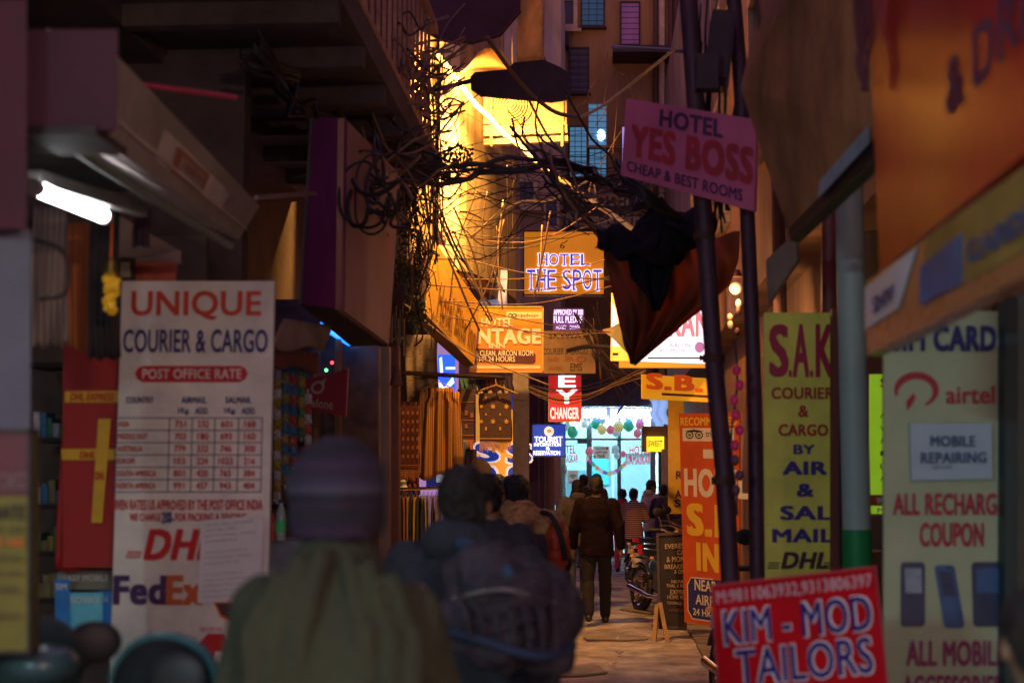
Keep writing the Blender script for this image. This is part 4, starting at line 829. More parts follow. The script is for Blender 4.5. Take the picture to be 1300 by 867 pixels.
# pole pair
pm = mk('purple_brown_pole', (.10, .045, .07), .5, .4, 4, bump=.3, metal=.2)
for nm, lb_, pts, r in (('signal_pole', 'thick dark pole carrying the pink hotel sign', [(870, -60), (880, 90), (893, 270), (908, 480), (922, 640), (938, 900)], .05), ('signal_pole', 'thinner dark pole between the thick pole and the S.A.K. banner', [(926, -60), (938, 80), (948, 260), (957, 480), (960, 640), (962, 900)], .042)):
    Yp = 7.7 if r > .045 else 7.9
    t = thing(nm, lb_, 'pole', (P(930, 700, Yp).x, Yp, 0)); q = [P(x, y, Yp) for x, y in pts]; e = q[-1].copy(); e.z = 0; q[-1] = e
    build('shaft', MB().tube(spline(q, 4), r, 16), pm, t, True)
    for k in (.3, .55, .8):
        c_ = q[0].lerp(q[-1], k); 
    if r > .045:
        for yy in (300, 455, 610): build('clamp', MB().lathe(P(892+(yy-270)*.075, yy, Yp), [(.06, -.02), (.06, .02)], 16), rust, t, True)
mbx = thing('meter_box', 'dark meter box fixed high between the two poles', 'meter box', P(912, 100, 7.8)); build('case', MB().prism([P(905, 12, 7.7), P(935, 14, 7.7), P(925, 110, 7.7), P(893, 108, 7.7)], (0, .15, 0)), m_('box_dark', (.06, .035, .04), .7, .3), mbx); build('lid', MB().prism([P(908, 18, 7.69), P(931, 19, 7.69), P(922, 100, 7.69), P(897, 98, 7.69)], (0, -.01, 0)), M['box_dark'], mbx)
mbx = thing('cable_box', 'small dark cable junction box above the pink sign', 'junction box', P(900, 120, 7.8)); build('case', MB().prism(front(884, 68, 912, 112, 7.55), (0, .1, 0)), M['box_dark'], mbx)
gb = thing('red_light_garland', 'string of small red lamps wound down between the poles', 'garland', P(940, 700, 7.6))
random.seed(2)
build('string', MB().tube(spline([P(932+4*math.sin(i), 430+i*28, 7.62) for i in range(9)], 3), .006, 5), blackr, gb)
for i in range(9):
    build('bulb', MB().ell(P(935+4*math.sin(i*2), 470+i*19, 7.58), (.024, .02, .03), 10, 7), m_('red_bulb_lit', (.5, .02, .1), .3, .2, em=.12) if i < 6 else m_('dim_bulb', (.2, .06, .1), .4), gb)
# SAK banner
sak = mk('lime_yellow_banner', (.8, .76, .12), .6, .3, 2.5, bump=.4, bscale=4, em=.02)
t = signboard('sak_courier_banner', 'yellow green courier banner with magenta initials S.A.K.', 'banner', 970, 397, 1062, 745, 7.9, sak, th=.03)
mg_ = m_('magenta_print', (.5, .015, .07), .5, .1)
t.text([('S', 976, 412, 1001, 480, .05), ('.', 1001, 471, 1005, 480, .05), ('A', 1006, 412, 1027, 480, .05), ('.', 1028, 471, 1032, 480, .05), ('K', 1035, 412, 1058, 480, .05)], mg_)
t.text([('COURIER', 979, 493, 1058, 508, .05), ('&', 1013, 516, 1026, 531, .04), ('CARGO', 988, 540, 1051, 555, .05)], m_('crimson', (.55, .03, .03)))
t.text([('BY', 1007, 566, 1034, 578, .05), ('AIR', 993, 587, 1050, 604, .07), ('&', 1011, 615, 1033, 632, .06), ('SAL', 990, 643, 1056, 661, .06), ('MAIL', 980, 672, 1058, 689, .06)], m_('indigo_print', (.06, .03, .28)))
t.text([('DHL', 991, 701, 1050, 722, .07, .25)], m_('maroon_print', (.1, .02, .04)))
for i in range(3): t.rect('speed_line', 976-i, 714+i*3.2, 990-i, 715.6+i*3.2, M['maroon_print']); t.rect('speed_line', 1046, 714+i*3.2, 1060, 715.6+i*3.2, M['maroon_print'])
build('pole', MB().prism(front(1056, 392, 1066, 900, 7.6), (0, .06, 0)), m_('rust_brown_post', (.2, .05, .03), .6, .3), t.root); build('pole', MB().prism(front(1066, 392, 1070, 900, 7.58), (0, .05, 0)), blackr, t.root)
# green lit narrow sign
t = signboard('lime_narrow_sign', 'narrow glowing lime green sign between the pillar and the mobile banner', 'signboard', 1105, 475, 1132, 656, 8.2, mk('lime_face', (.35, .65, .02), .5, .1, em=.35), th=.04)
t.text([('S', 1117, 480, 1126, 492, .06)], redp); t.text([(c_, 1117, 525+i*16, 1122, 531+i*16, .03) for i, c_ in enumerate('AVAILA')], blackp)
t.rect('red_foot', 1105, 628, 1132, 656, m_('foot_red', (.45, .05, .03))); t.rect('lime_patch', 1105, 642, 1132, 652, m_('lime_face', (0, 0, 0)), .007); t.text([('WE', 1112, 631, 1124, 639, .06), ('M.', 1113, 644, 1124, 651, .06)], white, .012)
# mobile banner
mbm = mk('waxy_cream_banner', (.40, .5, .31), .45, .2, 1.8, bump=.3, bscale=4)
t = signboard('mobile_repair_banner', 'tall waxy cream mobile phone banner at the right', 'banner', 1122, 395, 1272, 900, 5.6, mbm, th=.03)
t.text([('SIM CARD', 1130, 414, 1264, 448, .08)], navy)
# swoosh
def swoosh(b, cx, cy, R_):
    pts = []; n = 22
    for i in range(n+1):
        a = math.radians(200-265*i/n); w_ = R_*(.10+.30*math.sin(math.pi*min(1, (n-i)/n*1.05))**.8*(1-i/n*.65))
        pts.append((math.cos(a), math.sin(a), w_))
    o_ = [(cx+R_*1.05*p[0], cy-R_*.85*p[1]) for p in pts]; i_ = [(cx+(R_-p[2]*1.3)*p[0]*1.05, cy-(R_-p[2]*1.3)*p[1]*.85) for p in pts]
    vs = []; 
    for a_, c_ in zip(o_, i_): vs += [b.pt(*a_, .006), b.pt(*c_, .006)]
    build('swoosh_mark', MB().add(vs, [(2*i, 2*i+1, 2*i+3, 2*i+2) for i in range(n)]), redp2, b.root, recalc=False)
    b.poly('swoosh_tail', [(cx-12, cy+27), (cx-13, cy+15), (cx-4, cy+4), (cx-1, cy+9), (cx-6, cy+20)], redp2, .006)
redp2 = m_('airtel_red', (.4, .02, .04), .5, .15)
swoosh(t, 1163, 497, 27)
t.text([('airtel', 1200, 492, 1262, 515, .04)], redp2)
nb_ = Board('repair_notice', 'pale blue mobile repairing notice fixed on the cream banner', 'notice', [t.pt(1153, 540, .03), t.pt(1256, 541, .035), t.pt(1257, 611, .03), t.pt(1155, 613, .03)], (0, 0, 104, 72), m_('pale_blue_plate', (.35, .5, .62), .4, .12, 4), th=.02)
nb_.text([('MOBILE', 25, 16, 82, 30, .05), ('REPAIRING', 12, 37, 96, 51, .05), ('IMEI CODE', 28, 54, 52, 58, .01)], m_('slate_print', (.06, .12, .22)))
mr = m_('maroon_red_print', (.42, .02, .06))
t.text([('ALL RECHARGE', 1133, 629, 1275, 657, .05), ('COUPON', 1167, 666, 1248, 697, .05)], mr); t.text([('ALL MOBILE', 1150, 814, 1275, 846, .05), ('ACCESSORIES', 1145, 857, 1270, 888, .05)], m_('plum_red_print', (.25, .02, .12)))
def phone(x0, y0, x1, y1, sk, body, scr):
    t.poly('phone_print', [(x0+3, y0), (x1-3-sk*0, y0), (x1, y0+4), (x1+sk, y1-4), (x1+sk-3, y1), (x0+sk+3, y1), (x0+sk, y1-4), (x0, y0+4)], body, .005)
    t.poly('phone_screen', [(x0+5, y0+8), (x1-5, y0+8), (x1-4+sk*.4, y0+(y1-y0)*.48), (x0+6+sk*.4, y0+(y1-y0)*.48)], scr, .01)
pb_ = m_('phone_navy', (.025, .05, .12), .3, .3, 12); ps = m_('phone_screen', (.25, .35, .45), .3, .4, 14)
phone(1143, 716, 1174, 797, 0, pb_, ps); phone(1186, 720, 1212, 799, 12, m_('phone_blue', (.03, .12, .3), .3, .3, 12), pb_); phone(1233, 716, 1274, 797, 2, pb_, m_('phone_blue', (0, 0, 0)))
# kim mod sign
t = Board('red_tailor_sign', 'red tilted tailors sign with blue white edged letters in front', 'signboard', [P(902, 742, 4.7), P(1112, 718, 4.6), P(1132, 905, 4.55), P(915, 925, 4.65)], (0, 0, 212, 186), mk('red_board', (.5, .006, .015), .8, .3, 3, spec=.1), th=.03, frame=m_('red_edge', (.42, .012, .03)), fw=.006)
pw = m_('faded_pink_white', (.62, .38, .45), .8, spec=.1)
t.text([('M:9811063932,9313806397', 7, 9, 205, 28, .02)], pw)
def outl(b, s_, x0, y0, x1, y1):
    b.text([(s_, x0-2, y0-2, x1+2, y1+2, .07)], m_('pale_edge', (.75, .7, .75), .8, spec=.1)); b.text([(s_, x0, y0, x1, y1, .015)], m_('strong_blue', (.03, .02, .2), .8, spec=.1), .013)
outl(t, 'KIM - MOD', 14, 36, 200, 80); outl(t, 'TAILORS', 26, 88, 196, 134); outl(t, '&', 100, 143, 118, 165)
# wooden stand of the sign
for x in (20, 190): build('prop', MB().tube([t.pt(x, 186, -.05), Vector((t.pt(x, 186).x, t.pt(x, 186).y+.1, 0))], .02, 6), wood, t.root)
# big overhead signs on the right
xg = .855
big = mk('glossy_red_flex', (.42, .03, .02), .22, .45, 1.2, bump=.02, bscale=2, ior=1.07)
t = Board('huge_red_sign', 'huge blurred red and orange flex sign overhanging the top right', 'signboard', [P(1098, -120, 4.6), P(1358, -600, 2.6), P(1356, 152, 2.6), P(1116, 345, 4.5)], (0, 0, 100, 100), big, th=.08)
t.text([('& DREAM', 52, 68, 112, 80, .03)], m_('deep_plum', (.1, .015, .06)))
st = mk('strip_flex', (.3, .12, .06), .28, .3, 3, ior=1.3)
t = Board('lower_strip_sign', 'blue and yellow strip sign hanging under the huge red sign', 'signboard', [P(1100, 358, 4.5), P(1354, 172, 2.6), P(1354, 325, 2.6), P(1100, 452, 4.5)], (0, 0, 100, 100), st, th=.05)
t.poly('yellow_field', [(42, 2), (100, 2), (100, 80), (42, 74)], m_('dim_yellow', (.28, .17, .04), .5, .5, 6), .004); t.poly('blue_field', [(40, 30), (62, 24), (62, 76), (40, 74)], m_('dim_blue', (.04, .1, .3), .5, .5, 9), .007); t.poly('painted_reflection', [(0, 8), (38, 4), (26, 62), (0, 66)], m_('reflection_white', (.5, .55, .65), .35, .2, 4), .006); t.text([('SHIV', 8, 30, 24, 52, .05)], m_('dim_blue', (0, 0, 0)), .011); t.text([('CARDS', 66, 40, 92, 62, .06)], M['dim_blue'], .011)  # pale patch at the left end paints a cold reflection onto the strip
slp = mk('brown_board', (.42, .17, .08), .7, .6, 3, bump=.3, streak=.5, ior=1.2)
t = thing('slanted_brown_sign', 'big slanted brown board overhead beside the red sign', 'signboard', P(1020, 280, 6))
build('panel', MB().prism([P(985, -80, 6.6), P(940, 112, 6.6), P(1000, 292, 6.2), P(1118, 168, 4.9), P(1100, -200, 5.0)], (.05, .05, .02)), slp, t)
build('edge_strip', MB().prism([P(1001, 293, 6.19), P(1118, 169, 4.89), P(1118, 196, 4.89), P(1003, 306, 6.19)], (.05, .05, 0)), darkmetal, t)
build('pale_patch', MB().prism([P(1040, 252, 5.65), P(1104, 183, 4.98), P(1104, 160, 4.98), P(1042, 230, 5.65)], (-.006, -.006, 0)), m_('bluish_patch', (.3, .34, .42), .5, .4, 8), t)
build('bracket', MB().tube([P(960, 0, 6.5), P(1000, 290, 6.2)], .01, 6), rust, t)
# sloping wood under it
t = thing('slanting_signboard', 'small slanting tan board under the big brown board', 'board', P(985, 380, 7)); build('board', MB().prism([P(972, 330, 7.4), P(1010, 296, 7.1), P(1012, 330, 7.1), P(975, 385, 7.4)], (.02, .05, 0)), m_('tan_board', (.35, .25, .2), .6, .3), t)
t = thing('brown_downpipe', 'reddish brown downpipe left of the white pillar', 'downpipe', (P(1052, 600, 7.8).x, 7.8, 0)); build('pipe', MB().tube([P(1053, 240, 8.0), P(1053, 400, 8.0)], .045, 12), m_('red_brown_paint', (.22, .05, .05), .5, .3), t, True)
t = thing('dark_green_post', 'dark green post at the right edge beside the mobile banner', 'post', (P(1288, 600, 5.5).x, 5.5, 0)); build('shaft', MB().prism([P(1276, 380, 5.5), P(1292, 378, 5.5), P(1292, 900, 5.5), P(1276, 900, 5.5)], (0, .1, 0)), m_('dark_green', (.015, .05, .05), .5, .3), t)
t = signboard('dim_green_board', 'dim green board cut by the right edge of the view', 'board', 1292, 370, 1350, 900, 5.7, m_('grey_green', (.15, .22, .17), .6, .3), th=.03)
for (y0, y1, c_) in ((655, 760, (.13, .07, .05)), (700, 800, (.25, .14, .05))):
    one('cardboard_box', ['brown box behind the lower strip of lime sign', 'tan box beside the mobile banner foot'][y0 > 660], 'box', MB().prism(front(1092 if y0 < 660 else 1108, y0, 1125, y1, 8.1-(y0 > 660)*.6), (0, .2, 0)), m_(f'cardboard{y0}', c_, .8, .3))

# ============================================================ BROWN CLOTH + TARP
t = thing('brown_hanging_cloth', 'big rust brown cloth hanging in a pointed sag from the pole', 'cloth', P(800, 460, 9.2))
bcm = mk('rust_canvas', (.33, .15, .08), .85, .3, 3, bump=.3, bscale=25)
nt_ = bcm.node_tree; tr_ = nt_.nodes.new('ShaderNodeBsdfTranslucent'); tr_.inputs[0].default_value = (.36, .15, .06, 1); mx_ = nt_.nodes.new('ShaderNodeMixShader'); mx_.inputs[0].default_value = .6
nt_.links.new(nt_.nodes['Principled BSDF'].outputs[0], mx_.inputs[1]); nt_.links.new(tr_.outputs[0], mx_.inputs[2]); nt_.links.new(mx_.outputs[0], nt_.nodes['Material Output'].inputs[0])
L_ = [(766, 300), (770, 330), (778, 370), (786, 410), (793, 440), (801, 461)]; R_l = [(936, 300), (935, 335), (928, 360), (900, 385), (850, 425), (806, 462)]
def lerp2(A_, t_):
    t_ = t_*(len(A_)-1); i = min(int(t_), len(A_)-2); f = t_-i; return A_[i][0]*(1-f)+A_[i+1][0]*f, A_[i][1]*(1-f)+A_[i+1][1]*f
def cfn(u, v):
    a, b = lerp2(L_, v), lerp2(R_l, v); x = a[0]*(1-u)+b[0]*u; y = a[1]*(1-u)+b[1]*u
    return P(x, y, 9.3)+Vector((0, .15*math.sin(u*11+v*5)*(1-v*.5)+.06*math.sin(u*31-v*9)*(1-v*.5), 0))
build('cloth', MB().sheet(cfn, 40, 30, .01), bcm, t, 'all')
# dark plastic tarp bundle
tp = thing('black_tarp_bundle', 'bundle of black plastic tarp tied where the wires meet the pole', 'tarp', P(840, 300, 9))
tm = mk('black_tarp', (.022, .018, .028), .9, .5, 6, bump=.8, bscale=25, spec=.15)
bmb = MB().ell(P(842, 300, 9), (.28, .13, .13), 48, 28).ell(P(806, 305, 9), (.15, .1, .12), 30, 20).ell(P(880, 292, 8.9), (.16, .1, .1), 30, 20)
bmb.v = [v+Vector((noise.noise(v*7)*.14, noise.noise(v*9+Vector((5, 0, 0)))*.08, noise.noise(v*7+Vector((0, 9, 0)))*.16)) for v in bmb.v]; build('bundle', bmb, tm, tp, 'all')
tri = [(784, 300), (797, 325), (801, 352), (820, 376), (829, 394)]; tr2 = [(872, 300), (856, 322), (852, 350), (846, 372), (838, 396)]
build('flap', MB().sheet(lambda u, v: P(lerp2(tri, v)[0]*(1-u)+lerp2(tr2, v)[0]*u, lerp2(tri, v)[1]+6*math.sin(u*7)*(1-v), 9.05)+Vector((0, .06*math.sin(u*9+v*5), 0)), 20, 20, .01), tm, tp, 'all')
b2 = MB().ell(P(770, 305, 9.1), (.09, .06, .08), 24, 14); b2.v = [v+Vector((noise.noise(v*12)*.05, 0, noise.noise(v*14)*.06)) for v in b2.v]; build('knot', b2, tm, tp, 'all')
t = thing('pole_head_lamp', 'old pale lamp and fittings tied behind the poles', 'lamp', P(933, 370, 10.1)); build('globe', MB().ell(P(934, 366, 10.1), (.045, .04, .045)), m_('cream_globe', (.7, .5, .25), .4, .2, em=.25), t, 'all'); build('fitting', MB().lathe(P(934, 352, 10.1), [(.05, 0), (.03, .05)], 12), rust, t)
for k in range(5): build('ornament', MB().ell(P(932+random.uniform(-6, 6), 385+k*9, 10.1), (.02, .02, .03), 8, 6), [m_('cream_globe', (0, 0, 0)), rust, framem][k % 3], t)
# ============================================================ STREET LAMP + AIR CONDITIONER
LY = 13.0
lmp = thing('street_lamp', 'dark street lamp head on an arm with its light shining away on the cream wall', 'street lamp', P(662, 102, LY))
hm = mk('lamp_housing', (.07, .045, .04), .6, .4, 8, metal=.3)
build('arm', MB().tube([P(522, 122, LY), P(560, 113, LY), P(606, 101, LY)], .022, 10), hm, lmp, True)
hp = [(597, 98), (603, 92), (650, 88), (724, 94), (725, 126), (700, 130), (610, 122), (598, 114)]
hcp = [(x, y) for x, y in hp]
shell = MB(); shell.prism([P(x, y, LY-.09) for x, y in hcp], (0, .04, 0))           # skirt facing the street
shell.prism([P(x, y, LY-.05) for x, y in ((597, 98), (603, 92), (650, 88), (724, 94), (724, 103), (650, 97), (603, 101), (598, 104))], (0, .36, 0))
build('skirt', shell, hm, lmp)
build('hood', MB().prism([P(x, y, LY-.04) for x, y in ((640, 92), (652, 80), (690, 76), (712, 86), (724, 95))], (0, .3, 0)), hm, lmp)
bulb = mk('sodium_bulb', (1, .7, .3), .3, 0, em=30, emcol=(1, .55, .12))
build('rear_arm', MB().tube([P(640, 100, LY+.1), P(608, 104, 14.7)], .02, 8), hm, lmp, True)
build('bulb', MB().ell(P(606, 107, 14.72), (.05, .05, .04), 12, 8), bulb, lmp, 'all')
sod = bpy.data.lights.new('sodium_light', 'SPOT'); sod.energy = 950; sod.spot_size = math.radians(168); sod.spot_blend = .25; sod.color = SODIUM; sod.shadow_soft_size = .07
so = bpy.data.objects.new('sodium_light', sod); so.location = P(606, 112, 14.8); COL.objects.link(so); so.rotation_euler = Vector((-.55, .62, -.5)).to_track_quat('-Z', 'Y').to_euler()
acr = thing('air_conditioner', 'large air conditioner unit glowing yellow behind the street lamp', 'air conditioner', P(668, 180, 16.6))
acm = mk('ac_casing', (.42, .33, .19), .5, .2, 5, bump=.05)
build('case', MB().prism(front(614, 112, 720, 158, 16.4), (0, .45, 0)), acm, acr)
build('fan_well', MB().lathe(P(648, 133, 16.38), [(.26, 0), (.27, -.02), (.24, -.02), (.24, .01)], 28, 'Y', False).lathe(P(648, 133, 16.392), [(.24, 0), (.24, .004)], 28, 'Y'), m_('fan_dark', (.26, .18, .09)), acr, True)
gb_ = MB()
for k in range(7): gb_.lathe(P(648, 133, 16.35), [(.015+.033*k, 0), (.032+.033*k, 0), (.032+.033*k, .008), (.015+.033*k, .008), (.015+.033*k, 0)], 28, 'Y', False)
for k in range(2):
    a = k*math.pi/2; gb_.box(P(648, 133, 16.345), (.46, .005, .005), Euler((0, a, 0)).to_matrix())
build('fan_grille', gb_, framem, acr)
build('case_panel', MB().prism(front(676, 116, 716, 154, 16.39), (0, -.012, 0)), acm, acr)
build('support_bar', MB().prism([P(614, 160, 16.3), P(720, 158, 16.3), P(720, 169, 16.3), P(614, 173, 16.3)], (0, .1, 0)), acm, acr); build('support_bar', MB().prism([P(614, 177, 16.3), P(721, 172, 16.3), P(721, 179, 16.3), P(614, 184, 16.3)], (0, .1, 0)), acm, acr)
for x in (622, 712): build('bracket', MB().prism(front(x, 118, x+3, 186, 16.27), (0, .02, 0)), framem, acr)
cm = thing('security_camera', 'small cream bullet camera under the glowing corner building', 'camera', P(558, 305, 14.6)); build('body', MB().tube([P(553, 302, 14.55), P(561, 306, 14.9)], .05, 12), m_('cream_plastic', (.6, .5, .35)), cm, True); build('arm', MB().tube([P(556, 297, 14.7), P(575, 285, 14.9)], .014, 6), framem, cm)
lc = thing('lit_cloth_bundle', 'pale cloth and wire bundle with a built-in bluish glow beneath the corner building', 'cloth', P(620, 380, 17)); wl = m_('blue_glow_cloth', (.55, .6, .75), .8, .3, 6, em=.22, emcol=(.35, .45, .75))  # sheet emits its bluish light instead of receiving it
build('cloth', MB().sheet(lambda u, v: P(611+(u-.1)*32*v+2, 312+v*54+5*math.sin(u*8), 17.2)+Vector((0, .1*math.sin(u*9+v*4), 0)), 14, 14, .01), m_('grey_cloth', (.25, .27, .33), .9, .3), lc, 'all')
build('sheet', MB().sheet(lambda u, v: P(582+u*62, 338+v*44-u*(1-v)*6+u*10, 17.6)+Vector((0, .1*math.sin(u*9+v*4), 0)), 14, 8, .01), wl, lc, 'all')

wl2 = bpy.data.lights.new('warm_globe_light', 'SPOT'); wl2.energy = 260; wl2.color = (1, .55, .24); wl2.spot_size = math.radians(96); wl2.spot_blend = .5; wl2.shadow_soft_size = .05
wo = bpy.data.objects.new('warm_globe_light', wl2); wo.location = P(934, 366, 10.25); wo.rotation_euler = Vector((-.18, .9, -.2)).to_track_quat('-Z', 'Y').to_euler(); COL.objects.link(wo)
gp2 = bpy.data.lights.new('warm_globe_glow', 'POINT'); gp2.energy = 13; gp2.color = (1, .5, .2); gp2.shadow_soft_size = .05
go2 = bpy.data.objects.new('warm_globe_glow', gp2); go2.location = P(925, 372, 10.0); COL.objects.link(go2)
# ============================================================ CABLES
cblack = mk('black_cable', (.03, .02, .02), .5, .2); cbrown = mk('brown_cable', (.22, .12, .07), .6, .3); ctan = mk('tan_cable', (.6, .42, .2), .6, .2)
def cable(pts, r, mat, label, grp, name='cable', n=7, wob=0):
    q = spline([P(*p) for p in pts], n)
    if wob: q = [v+Vector((noise.noise(v*3+Vector((r*900, 0, 0)))*wob, 0, noise.noise(v*3.3+Vector((0, r*700, 4)))*wob)) for v in q]
    return one(name, label, 'cable', MB().tube(q, r, 6), mat, grp, 'all')
cable([(548, 62, 15.2), (600, 126, 15.3), (640, 170, 15.4), (690, 212, 15.4), (735, 243, 15.4), (806, 294, 15.5)], .03, mk('pale_cable', (.8, .65, .4), .5, .2), 'thick pale cable slanting brightly down from the lamp to the tarp bundle', None, wob=.03)
cable([(655, 225, 14), (640, 262, 14.2), (600, 300, 14.6)], .012, ctan, 'pale cable leaving the lit wall towards the cream camera', None)
cable([(600, 300, 14), (655, 258, 14), (700, 254, 14.2), (752, 226, 14.4)], .011, ctan, 'pale cable rising from the lit wall to the far barred window', None)
cable([(752, 226, 14.4), (748, 245, 14.4), (756, 254, 14.4), (754, 234, 14.4), (750, 226, 14.4)], .009, ctan, 'small pale cable loop dangling under the barred windows', None)
for i, pts in enumerate((((772, 66), (762, 95), (748, 115), (745, 128), (728, 140)), ((782, 88), (772, 105), (767, 130), (768, 142), (756, 160)), ((784, 92), (783, 140), (778, 195)), ((784, 92), (796, 100), (802, 120), (806, 128)), ((790, 165), (780, 180), (762, 210)))):
    cable([(x, y, 17) for x, y in pts], .007, cbrown, 'kinked pale cable end hanging before the far ochre wall', 'kinked cable ends before the far wall')
cable([(735, 150, 12), (768, 133, 12), (810, 100, 12), (860, 60, 11)], .014, ctan, 'tan cable curving up right above the pink sign', None)
cable([(618, 48, 11.5), (660, 105, 12), (700, 140, 12.2), (735, 150, 12.2)], .018, cbrown, 'brown cable sagging across the street lamp head', None)
cable([(400, -10, 9), (440, 60, 9.6), (480, 140, 10.2)], .03, mk('lit_pole_paint', (.16, .1, .07), .5, .3), 'long slanting brown pole at the left under the balcony rail', None, name='slanting_pole')
# thick bundle crossing
for i in range(14):
    d = random.uniform(-7, 7)
    cable([(330, 60+d*2, 7), (400, 140+d, 8.5), (470, 195+d, 10), (540, 212+d, 10.8), (620, 212+d*.4, 11), (720, 214+d*.5, 11), (790, 235+d*.7, 10.3), (850, 290+d, 9.2)], [.007, .01, .014][i % 3], cblack, ['thin', 'medium', 'thick'][i % 3]+' black cable in the thick bundle crossing the lane in mid air', 'cables of the thick crossing bundle', wob=.16)
for i in range(6):
    d = random.uniform(-8, 8)
    cable([(470, 190+d, 10), (560, 235+d*.3, 10.8), (640, 205+d*.3, 11), (700, 207+d*.2, 11)], .012, cblack, 'black cable sagging from the leafy tangle to the middle of the lane', 'sagging cables from the leafy tangle', wob=.06)
for i in range(26):   # fine wires from the balcony side to the pole across the lit wall
    y0 = random.uniform(150, 330); ya = random.uniform(190, 330); yb = random.uniform(150, 300)
    cable([(random.uniform(470, 530), y0, 11), (random.uniform(580, 620), ya, 11.4), (random.uniform(660, 720), (ya+yb)/2+random.uniform(-20, 30), 11.2), (random.uniform(780, 850), yb+40, 10)], random.uniform(.002, .005), cblack, 'fine black wire strung from the left balcony across the lit wall to the pole', 'fine wires across the lit wall', wob=.07)
random.seed(21)
for i in range(64):   # tangle at the upper left
    x0 = random.uniform(375, 520); y0 = random.uniform(10, 210); x1 = x0+random.uniform(40, 150); y1 = y0+random.uniform(-50, 60)
    x1 = min(x1, 590); mx, my = (x0+x1)/2+random.uniform(-20, 20), max(y0, y1)+random.uniform(0, 45)
    Ya = random.uniform(9, 11.5)
    cable([(x0, y0, Ya), (mx-15, (y0+my)/2+random.uniform(-18, 18), Ya+.1), (mx, my, Ya+.3), ((mx+x1)/2, (my+y1)/2+random.uniform(-14, 14), Ya+.5), (x1, y1, Ya+.9)], random.uniform(.003, .011), (cbrown, cblack)[i % 3 == 0], ('brown', 'black')[i % 3 == 0]+' cable looping in the tangle '+('beside the balcony rail' if x0 < 420 else 'left of the glowing corner' if x0 < 470 else 'right under the maroon canopy')+(' up high' if y0 < 100 else ' down low'), 'cables in the upper left tangle')
for i in range(12):   # big coils
    cx_, cy_ = random.uniform(440, 560), random.uniform(60, 130); r_ = random.uniform(18, 60); a0 = random.uniform(0, 6); Ya = random.uniform(10, 12)
    cable([(min(600, cx_+r_*math.cos(a0+k*.7)), cy_+r_*.6*math.sin(a0+k*.7), Ya) for k in range(6)], random.uniform(.008, .014), cbrown, 'curled brown cable coil under the maroon canopy', 'curled coils under the canopy')
random.seed(33)
def kinky(n, fn, rr, label, grp):
    for i in range(n):
        (x0, y0), (x1, y1), Ya = fn(); k = random.randint(4, 7); sag = random.uniform(0, 40)
        pts = [(x0+(x1-x0)*t/k+random.gauss(0, 7), y0+(y1-y0)*t/k+sag*math.sin(math.pi*t/k)+random.gauss(0, 7), Ya+random.uniform(-.15, .15)) for t in range(k+1)]
        br = i % 3; cable(pts, random.uniform(*rr), (cblack, cbrown, cblack)[br], ('black', 'brown', 'black')[br]+label, grp, n=4)
kinky(46, lambda: ((random.uniform(380, 500), random.uniform(20, 240)), (random.uniform(500, 600), random.uniform(60, 260)), random.uniform(9.5, 11.8)), (.003, .012), ' kinked cable in the dense tangle between the balcony and the glowing corner', 'kinked cables by the glowing corner')
kinky(26, lambda: ((random.uniform(505, 545), random.uniform(150, 330)), (random.uniform(515, 560), random.uniform(280, 440)), random.uniform(11.8, 13)), (.003, .009), ' cable bunched down the dark edge left of the yellow box sign', 'cables left of the yellow box sign')
kinky(16, lambda: ((random.uniform(640, 720), random.uniform(120, 240)), (random.uniform(740, 830), random.uniform(220, 310)), random.uniform(10, 11.5)), (.004, .012), ' cable in the snarl between lamp head and tarp bundle', 'cables between lamp and tarp')
kinky(14, lambda: ((random.uniform(395, 480), random.uniform(150, 210)), (random.uniform(470, 540), random.uniform(190, 290)), random.uniform(8, 9)), (.006, .013), ' thick cable drooping over the top of the brown box sign', 'cables over the brown box sign')
for i, (cx_, cy_, rx, ry) in enumerate(((470, 245, 24, 50), (462, 250, 30, 44), (485, 240, 20, 40), (455, 262, 12, 28), (475, 228, 30, 22))):
    cable([(cx_+rx*math.cos(k*.785)*random.uniform(.75, 1.2), cy_+ry*math.sin(k*.785)*random.uniform(.8, 1.15), 7.6+.05*k) for k in range(9-i)], .007+.002*i, cblack, 'loose black cable coil hanging in front of the brown box sign face', 'coils before the brown box sign')
for i in range(20):   # vertical drop wires on the bright wall
    x0 = random.uniform(528, 566); y0 = random.uniform(60, 150); x1 = x0+random.uniform(-22, 22); y1 = random.uniform(230, 330)
    cable([(x0, y0, 13.8), ((x0+x1)/2+random.uniform(-8, 8), (y0+y1)/2, 13.9), (x1, y1, 14)], random.uniform(.004, .010), (cblack, cbrown)[i % 2], ('black', 'brown')[i % 2]+' wire dropping '+('steeply' if abs(x1-x0) < 10 else 'aslant')+' in front of the glowing cream corner', 'drop wires before the glowing corner')
for i in range(10):   # thin random ones across the lane at sign height
    y0 = random.uniform(290, 400); y1 = y0+random.uniform(-50, 50); Ya = random.uniform(14, 16)
    cable([(random.uniform(520, 600), y0, Ya), (680, (y0+y1)/2+random.uniform(5, 30), Ya), (random.uniform(760, 810), y1, Ya)], random.uniform(.004, .007), random.choice([cblack, cbrown, cbrown]), 'thin wire sagging across the lane in front of the hotel signs', 'thin wires before the hotel signs')
for i in range(9):
    x0 = random.uniform(600, 720); y0 = random.uniform(200, 300); x1 = x0+random.uniform(-60, 20); y1 = y0+random.uniform(60, 200)
    cable([(x0, y0, 15), ((x0+x1)/2+random.uniform(-10, 10), (y0+y1)/2, 15), (x1, y1, 15)], random.uniform(.005, .012), random.choice([cblack, cbrown, cbrown, ctan]), 'wire hanging down between the lit wall and the amber hotel sign', 'hanging wires left of the amber sign')
